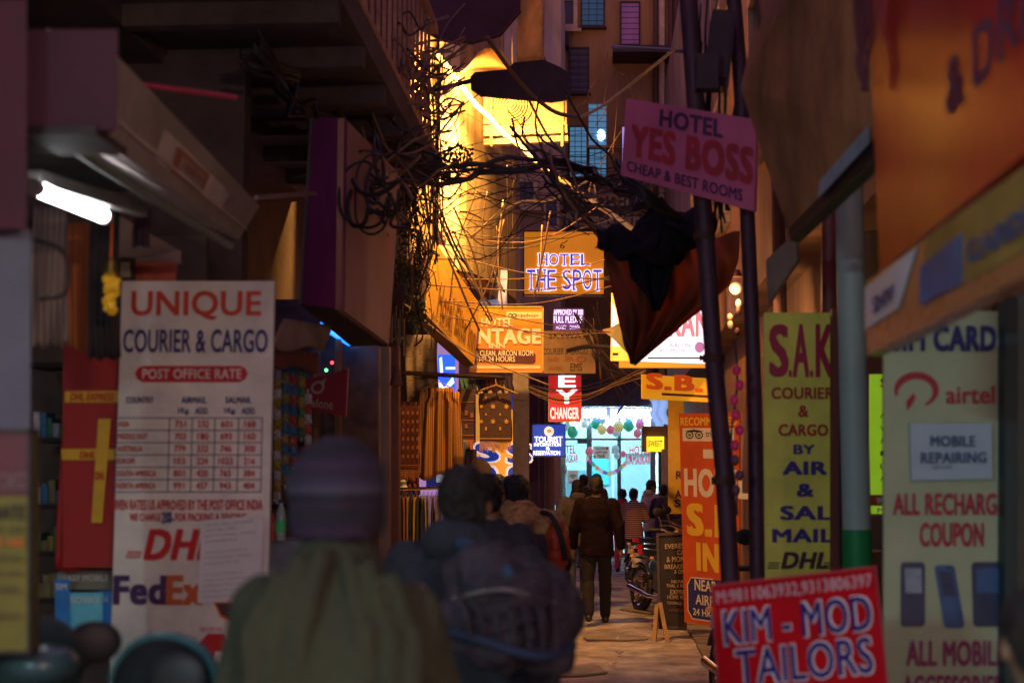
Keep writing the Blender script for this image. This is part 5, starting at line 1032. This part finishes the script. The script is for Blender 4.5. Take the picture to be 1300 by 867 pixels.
for i in range(14):
    x0 = random.uniform(725, 760); y0 = random.uniform(375, 430)
    cable([(x0, y0, 19), ((x0+775)/2, y0+random.uniform(20, 50), 19), (random.uniform(760, 830), random.uniform(460, 515), 19)], random.uniform(.006, .014), random.choice([cblack, cbrown]), 'slanting wire right of the faded beige board', 'slanting wires right of the beige board')
cable([(722, 445, 18), (745, 440, 17.5), (782, 442, 17)], .03, cblack, 'short thick bar crossing behind the yellow cloth scrap', None, name='bar')
cable([(783, 526, 25), (797, 505, 24), (812, 488, 23)], .02, cblack, 'thin black stick slanting up before the neon strip', None, name='stick')
for i in range(8):
    cable([(640, 480+random.uniform(-5, 5), 18), (720, 500+random.uniform(-8, 14), 18), (820, 470+random.uniform(-5, 12), 17)], .006, random.choice([cbrown, cblack, ctan]), 'fine wire sagging over the money changer sign', 'fine wires over the changer sign')
for i in range(8):
    x0 = random.uniform(548, 580); y0 = random.uniform(240, 340)
    cable([(x0, y0, 14.4), (x0+25, y0+60, 14.5), (x0+random.uniform(30, 80), y0+random.uniform(90, 120), 15)], random.uniform(.006, .013), random.choice([ctan, cbrown, cblack]), 'lit wire sagging over the tilted yellow box sign', 'wires over the yellow box sign')
cable([(513, 385, 13), (555, 420, 14), (600, 450, 15), (700, 490, 16)], .008, ctan, 'long pale wire running from the leafy tangle past the yellow box', None)
# mess of wires right pole
for i in range(14):
    x0 = random.uniform(860, 960); y0 = random.uniform(-10, 60)
    cable([(x0, y0, 7.95), (x0+random.uniform(-12, 12), y0+90, 7.9), (random.uniform(880, 960), 280+random.uniform(-20, 20), 7.9)], random.uniform(.005, .01), cblack, 'black wire running down behind the pink sign to the tarp', 'wires down the pole to the tarp')
for i in range(9):
    cable([(788+random.uniform(-6, 6), 205+random.uniform(-10, 10), 8.8), (820, 245+random.uniform(-8, 14), 8.6), (850+random.uniform(0, 20), 285, 8.8)], .012, cblack, 'black cable under the lower left corner of the pink sign', 'cables under the pink sign corner', wob=.05)
for i in range(5):
    cable([(1078+i*4, -20, 4.4), (1084+i*5, 40, 4.4), (1090+8*math.sin(i*2), 80, 4.4), (1098-i*2, 118, 4.4)], .006, m_('red_black_cable', (.12, .01, .02), .5), 'dark red cable hanging before the edge of the huge red sign', 'cables at the huge red sign edge', wob=.02)
cable([(778, 60, 20), (880, 66, 18)], .03, cblack, 'thick black bar crossing above the pink sign', None, name='bar')
cable([(30, 300, 4), (80, 320, 4), (84, 370, 4), (50, 380, 4)], .006, cblack, 'dark cable loop at the left wall end', None)
# leafy creeper tangled in wires
lv = MB(); random.seed(4)
clumps = [(random.uniform(500, 534), random.uniform(185, 440)) for _ in range(26)]
for i in range(2600):
    t_ = random.random()
    if t_ < .62:
        kc = clumps[random.randrange(len(clumps))]; x, y, Yc = kc[0]+random.gauss(0, 6), kc[1]+random.gauss(0, 9), 12.4
    else: x, y, Yc = random.uniform(440, 600), 205+random.gauss(0, 11), 11.5
    c = P(x, y, Yc+random.uniform(-.3, .3)); s_ = random.uniform(.012, .032); R = Euler((random.uniform(0, 6), random.uniform(0, 6), random.uniform(0, 6))).to_matrix()
    lv.add([c+R @ Vector(v) for v in ((-s_, 0, 0), (0, -s_*.5, .004), (s_, 0, 0), (0, s_*.5, .004))], [(0, 1, 2, 3)])
o = build('creeper_leaves', lv, mk('dark_leaf', (.05, .06, .02), .6, .5, 30)); tag(o, 'dark creeper leaves and scraps tangled in the wires beside the glowing corner', 'creeper'); o['kind'] = 'stuff'

# ============================================================ PEOPLE
def remesh(mb, vox, smooth=2, wr=0, wf=10):
    me = bpy.data.meshes.new('t'); me.from_pydata([tuple(v) for v in mb.v], [], mb.f)
    bm = bmesh.new(); bm.from_mesh(me); bmesh.ops.recalc_face_normals(bm, faces=bm.faces); bm.to_mesh(me); bm.free()
    o = bpy.data.objects.new('t', me); COL.objects.link(o); md = o.modifiers.new('r', 'REMESH'); md.mode = 'VOXEL'; md.voxel_size = vox
    dg = bpy.context.evaluated_depsgraph_get(); ev = o.evaluated_get(dg); m2 = ev.to_mesh()
    bm = bmesh.new(); bm.from_mesh(m2); ev.to_mesh_clear()
    for _ in range(smooth): bmesh.ops.smooth_vert(bm, verts=bm.verts, factor=.5, use_axis_x=True, use_axis_y=True, use_axis_z=True)
    if wr:
        bm.normal_update()
        for v in bm.verts:
            p = v.co; w_ = noise.noise(Vector((p.x*wf, p.y*wf, p.z*wf*.55)))+.5*noise.noise(Vector((p.x*wf*2.3+7, p.y*wf*2.3, p.z*wf*1.7)))
            v.co = p+v.normal*(w_*wr)
    out = MB(); out.v = [v.co.copy() for v in bm.verts]
    bm.verts.index_update(); out.f = [tuple(v.index for v in f.verts) for f in bm.faces]; bm.free()
    bpy.data.objects.remove(o); bpy.data.meshes.remove(me)
    return out
skin = mk('skin', (.28, .15, .09), .55, .2, 10, bump=.1); hairm = mk('black_hair', (.012, .009, .008), .45, .4, 40, bump=.8, bscale=90)
denim = mk('blue_denim', (.07, .09, .14), .85, .3, 20, bump=.3, bscale=120); shoem = mk('dark_shoe', (.03, .022, .02), .45, .2)
eyem = m_('eye', (.02, .015, .012), .2)
def V(x, y, z): return Vector((x, y, z))
def person(label, x, y, rot=0, H=1.7, stride=.18, jacket=None, trous=None, jm=None, arms='down', hood=False, hat=None, shawl=None, bulk=1.0, near=False, group=None, collar=None, lean=0, legcol=None, jlen=.80, shoes=None, turn=0, sit=False):
    """figure built facing +y at the origin, then placed"""
    k = H/1.70; vx = .009 if near else .014; sw = stride
    root = thing('person', label, 'person', (0, 0, 0), group)
    hc = V(0, .02+lean, 1.585)
    RT = Euler((0, 0, turn)).to_matrix()
    hips = {s: V(.085*s, 0, .90) for s in (-1, 1)}
    knee = {s: V(.10*s, .06+sw*.45*s, .49) for s in (-1, 1)}; ank = {s: V(.10*s, sw*s-.02*(s < 0), .09+(.05 if s < 0 and sw > .05 else 0)) for s in (-1, 1)}
    sho = {s: V(.175*s*bulk, lean*.6, 1.40) for s in (-1, 1)}
    if arms == 'down': elb = {s: V(.235*s*bulk, -.02-.05*s*(sw > .05), 1.13) for s in (-1, 1)}; wri = {s: V(.25*s*bulk, .04-.08*s*(sw > .05), .89) for s in (-1, 1)}
    elif arms == 'pockets': elb = {s: V(.27*s*bulk, -.07, 1.14) for s in (-1, 1)}; wri = {s: V(.21*s*bulk, .09, .94) for s in (-1, 1)}
    else: elb = {s: V(.25*s*bulk, .03, 1.13) for s in (-1, 1)}; wri = {s: V(.10*s, .24, 1.10) for s in (-1, 1)}
    b = MB()
    def hd(p): return hc+RT @ Vector(p)
    b.ell(hc+V(0, 0, .018), (.074, .092, .098), 18, 12, RT); b.ell(hd((0, .032, -.055)), (.052, .055, .055), 14, 9, RT); b.ell(hd((0, .022, -.02)), (.064, .07, .075), 14, 9, RT)
    b.limb([hd((0, .088, .012)), hd((0, .108, -.022))], [.009, .014], 8); b.ell(hd((0, .078, -.058)), (.024, .014, .009), 10, 6, RT); b.ell(hd((0, .076, -.088)), (.022, .02, .016), 10, 6, RT)
    b.limb([hd((-.035, .083, .022)), hd((.035, .083, .022))], [.011, .011], 8)
    for s in (-1, 1): b.ell(hd((.076*s, 0, -.01)), (.012, .02, .03), 10, 7, RT)
    b.limb([hc+V(0, -.01, -.06), V(0, -.005+lean*.7, 1.43)], [.056, .062])
    b.loft([((0, 0, .86), .14, .10), ((0, 0, .95), .155, .11), ((0, lean*.2, 1.06), .135, .10), ((0, lean*.4, 1.22), .16, .115), ((0, lean*.6, 1.34), .165, .11), ((0, lean*.7, 1.42), .12, .08), ((0, lean*.7, 1.455), .06, .06)], 18)
    for s in (-1, 1):
        b.limb([sho[s], elb[s], wri[s]], [.042, .034, .026]); b.limb([hips[s], knee[s], ank[s]], [.085, .058, .042])
        b.limb([ank[s]+V(0, -.02, -.03), ank[s]+V(0, .06, -.05), ank[s]+V(0, .15, -.062)], [.035, .035, .022])
        d = (wri[s]-elb[s]).normalized(); fwd = V(0, 1, 0)-d*d.y; fwd = fwd.normalized() if fwd.length > .1 else V(0, 0, 1)
        inn = d.cross(fwd).normalized(); inn = inn if inn.x*s < 0 else -inn
        pc_ = wri[s]+d*.05
        b.limb([wri[s], pc_, pc_+d*.03], [.024, .03, .03]); b.limb([pc_+fwd*.018, pc_+fwd*.02+d*.035], [.022, .02]); b.limb([pc_-fwd*.018, pc_-fwd*.02+d*.035], [.022, .02])
        for q, L_f in zip((-1.5, -.5, .5, 1.5), (.055, .07, .075, .068)):
            r0 = pc_+fwd*(.0165*q)+d*.045; b.limb([r0, r0+d*L_f*.5+inn*.006, r0+d*L_f*.85+inn*.03], [.0095, .009, .0075], 6)
        r0 = pc_+fwd*.03-d*.01; b.limb([r0, r0+fwd*.02+d*.03, r0+fwd*.022+d*.06+inn*.01], [.012, .011, .009], 6)
    build('body', remesh(b, .007 if near else .009, 1), skin, root, 'all', False)
    for s in (-1, 1):
        build('eye', MB().ell(hd((.03*s, .084, .006)), (.010, .006, .007), 8, 6), eyem, root, 'all')
        sh_ = MB().limb([ank[s]+V(0, -.045, -.045), ank[s]+V(0, .06, -.05), ank[s]+V(0, .165, -.062)], [.043, .045, .032]); sh_.v = [V(v.x, v.y, max(v.z, ank[s].z-.09)) for v in sh_.v]
        build('shoe', sh_, shoes or shoem, root, 'all')
    t = MB().loft([((0, 0, .80), .12, .10), ((0, 0, .90), .165, .12), ((0, 0, 1.0), .155, .115)], 18)
    for s in (-1, 1): t.limb([hips[s], knee[s], ank[s]+V(0, 0, .015)], [.100, .075, .066])
    build('trousers', remesh(t, vx, 2, .010, 11), trous or denim, root, 'all', False)
    q = .028*1.0; w = bulk
    j = MB().loft([((0, 0, jlen-.04), .185*w, .135*w), ((0, 0, .95), .18*w, .135*w), ((0, lean*.25, 1.08), .168*w, .13*w), ((0, lean*.45, 1.24), .188*w, .145*w), ((0, lean*.6, 1.35), .19*w, .135*w), ((0, lean*.7, 1.43), .13*w, .095*w), ((0, lean*.7, 1.475), .075, .072)], 22)
    for s in (-1, 1): j.limb([sho[s]+V(-.01*s, 0, -.012), elb[s], wri[s]-(wri[s]-elb[s]).normalized()*.01], [.074*w, .062*w, .048*w])
    if hood: j.ell((0, -.075+lean*.7, 1.465), (.115, .07, .065), 14, 9)
    if shawl: j.loft([((0, -.0, shawl), .25*w, .17), ((0, 0, 1.1), .235*w, .17), ((0, lean*.5, 1.26), .21*w, .16), ((0, lean*.7, 1.37), .16*w, .125), ((0, lean*.7, 1.45), .10, .095), ((0, lean*.7, 1.52), .075, .075)], 22)
    if near and shawl:
        for sx in (-1, 1):
            for q_ in range(3):
                a_ = .02+.045*q_; j.limb([(sx*a_, -.10, 1.50-.02*q_), (sx*(a_+.045), -.13+.01*q_, 1.36), (sx*(a_+.04), -.14, 1.15), (sx*(a_+.03), -.14, .9)], [.014, .022, .020, .022], 8)
    build('shawl' if shawl else 'jacket', remesh(j, vx*.9, 2, .013 if not near else .024, 9 if not near else 7), jacket, root, 'all', False)
    if collar: build('collar', MB().lathe((0, lean*.7-.005, 1.45), [(.085, 0), (.082, .035), (.074, .035), (.076, 0)], 20), collar, root, True)
    if hat:
        hm_ = remesh(MB().ell(hc+V(0, -.008, .045), (.100, .114, .106), 24, 16).lathe(hc+V(0, -.012, -.055), [(.088, 0), (.092, .035), (.098, .03), (.097, .06), (.088, .065)], 20), .008, 2, .004, 30)
        build('beanie', hm_, hat, root, 'all', False)
        build('hair', remesh(MB().ell(hd((0, -.03, -.03)), (.078, .07, .062), 14, 9, RT), .008, 1, .006, 28), hairm, root, 'all', False)
    else:
        h_ = MB().ell(hc+V(0, -.012, .035), (.085, .098, .092), 18, 12, RT).ell(hd((0, -.045, -.02)), (.072, .06, .075), 14, 9, RT)
        hq = remesh(h_, .008, 1, .012, 28)
        build('hair', hq, hairm, root, 'all', False)
    root.location = (x, y, 0); root.rotation_euler = (0, 0, rot); root.scale = (k, k, k)
    return root
def gx(px, Y): return P(px, 610, Y).x
def rnd(root): pass
brown_j = mk('brown_jacket', (.016, .008, .012), .95, .3, 6, bump=.4, bscale=90, spec=.1)
person('man in a plain brown jacket walking away in the middle of the lane', gx(757, 16.7), 16.7, .02, 1.69, .2, brown_j, mk('brown_trousers', (.016, .011, .013), .95, .3, 10, bump=.3), bulk=1.1, jlen=.83)
person('person in a grey hooded coat and jeans walking left of the brown jacket man', gx(733, 20.5), 20.5, .05, 1.66, .2, mk('grey_tweed', (.1, .08, .085), .9, .45, 90, bump=.5, bscale=150), denim, bulk=1.12, hood=True, arms='pockets', shoes=m_('tan_shoe', (.3, .16, .06)), jlen=.78)
redsh = mk('red_shawl_wool', (.35, .03, .045), .9, .3, 8, bump=.4)
person('short woman in a red shawl and pink trousers right of the brown jacket man', gx(790, 25.5), 25.5, -.1, 1.5, .08, redsh, mk('pink_trousers', (.55, .05, .12), .85, .2), shawl=.78, arms='front', bulk=1.0)
person('man in a striped sweater standing by the parked motorbikes', gx(804, 24.0), 24.0, -.5, 1.52, .04, mk_bands('striped_knit', [(.3, .05, .04), (.5, .4, .3), (.1, .05, .06)], 9, 'Z'), arms='front')
person('person in a beige hooded coat leaning before the hotel door', gx(826, 26.0), 26.0, -.9, 1.66, .04, mk('beige_coat', (.55, .42, .3), .9, .25, 8, bump=.3), arms='front', hood=True, turn=-.4)
person('person in a dark jacket at the far right by the hotel door', gx(842, 24.8), 24.8, -.3, 1.58, .04, mk('dark_jacket', (.05, .04, .055), .85, .3), arms='front', turn=.3)
person('dark haired man in black at the hotel entrance left of the doorway', gx(741, 27.5), 27.5, .1, 1.76, .05, mk('black_jacket', (.03, .025, .03), .8, .3), arms='front')
person('person with a blue cap looking aside at the hotel entrance', gx(757, 28.4), 28.4, -.6, 1.76, .05, M['dark_jacket'] if 'dark_jacket' in M else brown_j, hat=m_('cap_blue', (.06, .3, .42), .8, .2), turn=-.9)
# foreground crowd
knit = mk_bands('purple_knit', [(.010, .006, .016), (.02, .011, .032), (.012, .007, .02), (.045, .036, .07), (.028, .017, .042), (.018, .011, .03), (.03, .011, .04), (.014, .008, .024)], 2.4, 'Z', bump=.8, bscale=160)
olive = mk('olive_wool', (.034, .036, .018), .95, .35, 5, bump=.5, bscale=60)
person('man in a purple striped beanie and olive shawl close in front', gx(428, 2.85), 2.85, .15, 1.705, .02, olive, bulk=.9, near=True, hat=knit, shawl=.70, arms='front', turn=.25)
navyj = mk('navy_jacket', (.025, .03, .045), .85, .35, 6, bump=.4)
p2 = person('man in a dark navy jacket with a blue collar carrying a big bag', gx(588, 4.5), 4.5, -.15, 1.69, .12, navyj, mk('dark_trousers', (.03, .03, .04), .85, .2), bulk=1.12, near=True, hood=True, collar=m_('blue_collar', (.03, .25, .42), .8), turn=.2)
bagm = mk('grey_bag_cloth', (.06, .05, .07), .85, .6, 6, bump=.7, bscale=30, spec=.2)
bag = thing('duffel_bag', 'big slumped grey duffel bag with blue trim on the back of the navy jacket man', 'bag', P(645, 860, 4.0))
bb = MB().ell(P(652, 778, 4.05), (.22, .14, .15), 26, 18).ell(P(625, 745, 4.08), (.15, .13, .12), 20, 14).ell(P(690, 800, 4.05), (.10, .11, .10), 18, 12)
build('body', remesh(bb, .012, 2, .05, 8), bagm, bag, 'all', False)
build('trim', MB().tube([P(x, y, 3.90+.0006*abs(x-650)) for x, y in spline2] if False else spline([P(560, 800, 3.98), P(610, 812, 3.9), P(660, 828, 3.9), P(700, 832, 3.93), P(728, 818, 4.02)], 5), .013, 8), m_('bag_trim', (.015, .03, .08), .8), bag, True)
build('strap', MB().tube(spline([P(585, 690, 4.3), P(610, 700, 4.12), P(640, 722, 3.98), P(665, 760, 3.9)], 5), .02, 8), m_('bag_strap', (.03, .08, .16), .7), bag, True)
for k in range(7): build('crease', MB().tube(spline([P(575+k*20, 742+k*4, 3.95), P(590+k*19, 775, 3.88), P(600+k*18, 815+2*k, 3.9)], 4), [.004+.006*math.sin(i*.4) for i in range(9)], 6), bagm, bag, True)
build('zip', MB().tube(spline([P(575, 760, 3.95), P(640, 748, 3.86), P(705, 765, 3.93)], 5), .006, 6), steel, bag, True)
build('flap', MB().sheet(lambda u, v: P(590+u*110, 735+v*60+8*math.sin(u*6), 3.93-.05*math.sin(u*3.1)+.02*math.sin(v*9)), 16, 10, .01), bagm, bag, 'all')
person('dark haired person directly behind the man with the duffel bag', gx(620, 7.3), 7.3, 0, 1.68, .1, mk('charcoal_coat', (.035, .035, .045), .85, .3))
p4 = person('person carrying a gold patterned bundle and black backpack', gx(655, 8.4), 8.4, 0, 1.68, .12, mk('dark_green_coat', (.04, .045, .045), .85, .3), bulk=1.1)
gs = thing('gold_patterned_shawl', 'gold and black patterned shawl wrapped round the backpack carrier', 'shawl', P(675, 700, 8.1))
gm = mk('gold_black_weave', (.6, .36, .12), .85, .9, 9, bump=.6, bscale=25)
g2 = MB().ell(P(672, 672, 8.2), (.22, .17, .12), 24, 14).ell(P(655, 650, 8.3), (.14, .12, .06), 18, 10); build('cloth', remesh(g2, .012, 2, .035, 12), gm, gs, 'all', False)
bp_ = thing('black_backpack', 'black backpack with an orange red side pocket', 'backpack', P(690, 745, 8))
build('body', remesh(MB().ell(P(682, 712, 8.1), (.2, .15, .16), 20, 14), .014, 2, .02, 9), m_('black_bag', (.025, .02, .025), .7, .3), bp_, 'all', False)
build('pocket', remesh(MB().ell(P(706, 695, 8.05), (.07, .12, .16), 16, 12), .012, 1, .02, 14), m_('orange_red_bag', (.55, .08, .03), .5, .4, 9), bp_, 'all', False)
build('strap', MB().tube(spline([P(688, 650, 8.0), P(700, 655, 7.93), P(712, 680, 7.92), P(718, 710, 7.95)], 5), .016, 8), blackr, bp_, True)
person('person in a knitted cap and orange scarf further along the left', gx(608, 12), 12, 0, 1.8, .1, mk('rust_jacket', (.3, .1, .04), .85, .3), hat=mk('brown_knit', (.1, .05, .03), .9, .4, 40, bump=.6), collar=m_('orange_scarf', (.55, .16, .04), .85))
person('short haired person left of the concrete post', gx(632, 14.5), 14.5, 0, 1.71, .1, M.get('x') or mk('slate_jacket', (.06, .06, .08), .85, .3), turn=.5)
person('person with raised hair bun nearest the concrete post', gx(648, 15.2), 15.2, 0, 1.7, .1, mk('plum_jacket', (.08, .04, .07), .85, .3))
person('blurred person in dark clothes cut by the lower right corner', gx(1318, 2.7), 2.7, .1, 1.45, .03, mk('dark_plum_coat', (.03, .012, .04), .9, .3), near=True, bulk=1.1)

# ============================================================ MOTORBIKES
tyre = blackr; engm = mk('engine_metal', (.2, .2, .21), .35, .3, metal=.8)
def motorbike(label, tank, loc, rot, lean=.12, group='parked motorbikes'):
    r = thing('motorbike', label, 'motorbike', (0, 0, 0), group)
    for y in (-.62, .62):
        w = build('wheel', MB().lathe((-.06, y, .3), [(.20, .035), (.225, .02), (.225, .10), (.20, .085), (.20, .035)], 28, 'X', False), chrome, r, True)
        pts = [(0 if False else 0, y+.265*math.cos(a*math.pi/14), .3+.265*math.sin(a*math.pi/14)) for a in range(29)]
        build('tyre', MB().tube(pts, .043, 10, False), tyre, w, True)
        sp = MB()
        for a in range(12): sp.tube([(0, y, .3), (0, y+.21*math.cos(a*math.pi/6), .3+.21*math.sin(a*math.pi/6))], .004, 4)
        sp.lathe((-.05, y, .3), [(.04, 0), (.045, .05), (.04, .1)], 12, 'X'); build('spokes', sp, chrome, w)
        build('mudguard', MB().sheet(lambda u, v: (-.06+.12*u, y+.325*math.cos(math.pi*(.15+.75*v)), .3+.325*math.sin(math.pi*(.15+.75*v))), 4, 14, .006), tank, r, 'all')
    build('frame', MB().tube([(0, .42, .88), (0, .2, .62), (0, -.1, .55), (0, -.35, .6), (0, -.62, .3)], .022, 8).tube([(0, .38, .8), (0, .2, .3), (0, -.2, .28), (0, -.3, .58)], .02, 8), darkmetal, r, True)
    for s in (-1, 1): build('fork', MB().tube([(.07*s, .62, .3), (.07*s, .46, .75), (.06*s, .4, .95)], [.02, .025, .02], 8), chrome, r, True)
    tk = MB().ell((0, .14, .78), (.13, .24, .13), 20, 14); build('fuel_tank', tk, tank, r, 'all')
    st_ = MB().loft([((0, -.3, .72), .11, .32), ((0, -.3, .78), .13, .34), ((0, -.3, .80), .10, .3)], 20); build('seat', st_, m_('seat_vinyl', (.02, .018, .02), .4, .2), r, True)
    build('engine', MB().box((0, .08, .42), (.24, .26, .2)).lathe((0, .14, .5), [(.07, 0), (.085, .02), (.07, .04), (.085, .06), (.07, .08), (.085, .1), (.07, .16)], 14), engm, r)
    build('exhaust', MB().tube([(.08, .2, .42), (.12, .2, .22), (.13, -.1, .22), (.14, -.7, .3)], [.02, .02, .03, .04], 10), chrome, r, True)
    build('side_panel', MB().ell((.1, -.12, .58), (.03, .14, .1), 12, 8).ell((-.1, -.12, .58), (.03, .14, .1), 12, 8), tank, r, 'all')
    build('handlebar', MB().tube([(-.36, .26, 1.02), (-.22, .34, 1.04), (-.06, .4, .98), (.06, .4, .98), (.22, .34, 1.04), (.36, .26, 1.02)], .014, 8), chrome, r, True)
    for s in (-1, 1):
        build('grip', MB().tube([(.36*s, .26, 1.02), (.25*s, .325, 1.035)], .02, 8), tyre, r, True)
        mi = build('mirror', MB().ell((.33*s, .36, 1.24), (.07, .018, .055), 14, 9), tyre, r, 'all'); build('stem', MB().tube([(.24*s, .33, 1.04), (.28*s, .35, 1.14), (.33*s, .36, 1.2)], .007, 6), chrome, mi)
        build('indicator', MB().ell((.17*s, .46, .9), (.03, .03, .022), 10, 7), m_('amber_lens', (.8, .25, .02), .3, 0, em=.15), r, 'all'); build('indicator', MB().ell((.14*s, -.72, .68), (.03, .03, .022), 10, 7), m_('amber_lens', (0, 0, 0)), r, 'all')
    hl = build('headlight', MB().lathe((0, .42, .88), [(.04, 0), (.085, .06), (.09, .12)], 20, 'Y'), chrome, r, True); build('lens', MB().lathe((0, .54, .88), [(.085, 0), (.07, .015)], 20, 'Y'), m_('headlight_glass', (.3, .35, .4), .1, 0), hl, True)
    build('tail_light', MB().box((0, -.72, .75), (.12, .05, .06)), m_('tail_red', (.5, .02, .02), .3, 0, em=.1), r)
    build('number_plate', MB().box((0, -.78, .6), (.2, .01, .12)), white, r)
    build('stand', MB().tube([(-.05, -.1, .28), (-.2, -.15, .02)], .014, 6), darkmetal, r)
    r.location = loc; r.rotation_euler = (0, -lean, rot)
    return r
btank = mk('blue_black_tank', (.02, .05, .12), .2, .1, coat=1)
m1 = motorbike('motorbike with a blue black tank parked beside the menu board', btank, (P(838, 700, 17.6).x, 17.8, 0), math.radians(-158))
def again(label, x, y, rot, lean=.12, tank=None):
    c = copy_tree(m1); c['label'] = label; c.location = (x, y, 0); c.rotation_euler = (0, -lean, rot)
    return c
again('second parked motorbike just beyond the one beside the menu board', gx(842, 19.2), 19.2, math.radians(-150))
again('parked motorbike nearest the people at the hotel entrance', gx(838, 21.4), 21.4, math.radians(-145))
again('motorbike lower right half hidden by the red tailors sign', P(965, 700, 9.6).x, 10.2, math.radians(-165))
again('motorbike in the lower left corner before the courier banner', P(210, 860, 3.75).x-.02, 3.45, math.radians(168), .02)
again('second motorbike at the far lower left with a rounded helmet', P(60, 860, 3.9).x-.25, 3.9, math.radians(200), .02)
hl = thing('helmet', 'glossy dark green helmet resting at the far lower left', 'helmet', P(45, 850, 3.5)); build('shell', MB().ell(P(40, 842, 3.5), (.13, .14, .12), 22, 14), m_('helmet_green', (.012, .035, .035), .6, .3, spec=.25), hl, 'all'); build('visor', MB().ell(P(52, 842, 3.42), (.09, .09, .05), 16, 10), m_('visor', (.03, .07, .08), .3, 0), hl, 'all')
hl = thing('helmet', 'round black helmet with a teal rim standing upright at the foot of the courier banner', 'helmet', P(210, 870, 3.4)); build('shell', MB().ell(P(210, 868, 3.3), (.12, .13, .115), 24, 16), m_('helmet_black', (.01, .014, .016), .75, .4, spec=.2), hl, 'all'); build('rim', MB().tube([P(210+66*math.cos(a*math.pi/12), 866-58*math.sin(a*math.pi/12), 3.27) for a in range(0, 13)], .012, 8), m_('helmet_rim', (.03, .11, .12), .3), hl, True)
stl = thing('person_at_stall', 'x', 'person', (0, 0, 0)); bpy.data.objects.remove(stl)

# ============================================================ ADDED TUBE LAMPS BEHIND THE VIEWPOINT (unseen, they front-light the near signs)
def fill_tube(label, p0, p1, col, power, warm=False):
    p0, p1 = Vector(p0), Vector(p1); t = thing('fill_tube_lamp', label, 'tube light', (p0+p1)/2)
    L_ = (p1-p0).length; mt = mk('fill_tube_glow', col, .3, 0, em=power/(L_*math.pi*2*.02*math.pi))
    build('tube', MB().tube([p0, p1], .02, 8), mt, t, True); build('batten', MB().tube([p0+V(0, 0, .05), p1+V(0, 0, .05)], .03, 4), white, t)
fill_tube('added unseen cool tube lamp behind the viewpoint lighting the right banners', (-2.2, -1.6, 2.75), (-2.2, -.3, 2.75), (.6, .95, 1), 300)
fill_tube('added unseen warm tube lamp behind the viewpoint lighting the courier banner', (1.4, -2.2, 2.6), (1.4, -.9, 2.6), (1, .72, .6), 360)
# light of the tube inside the left shop
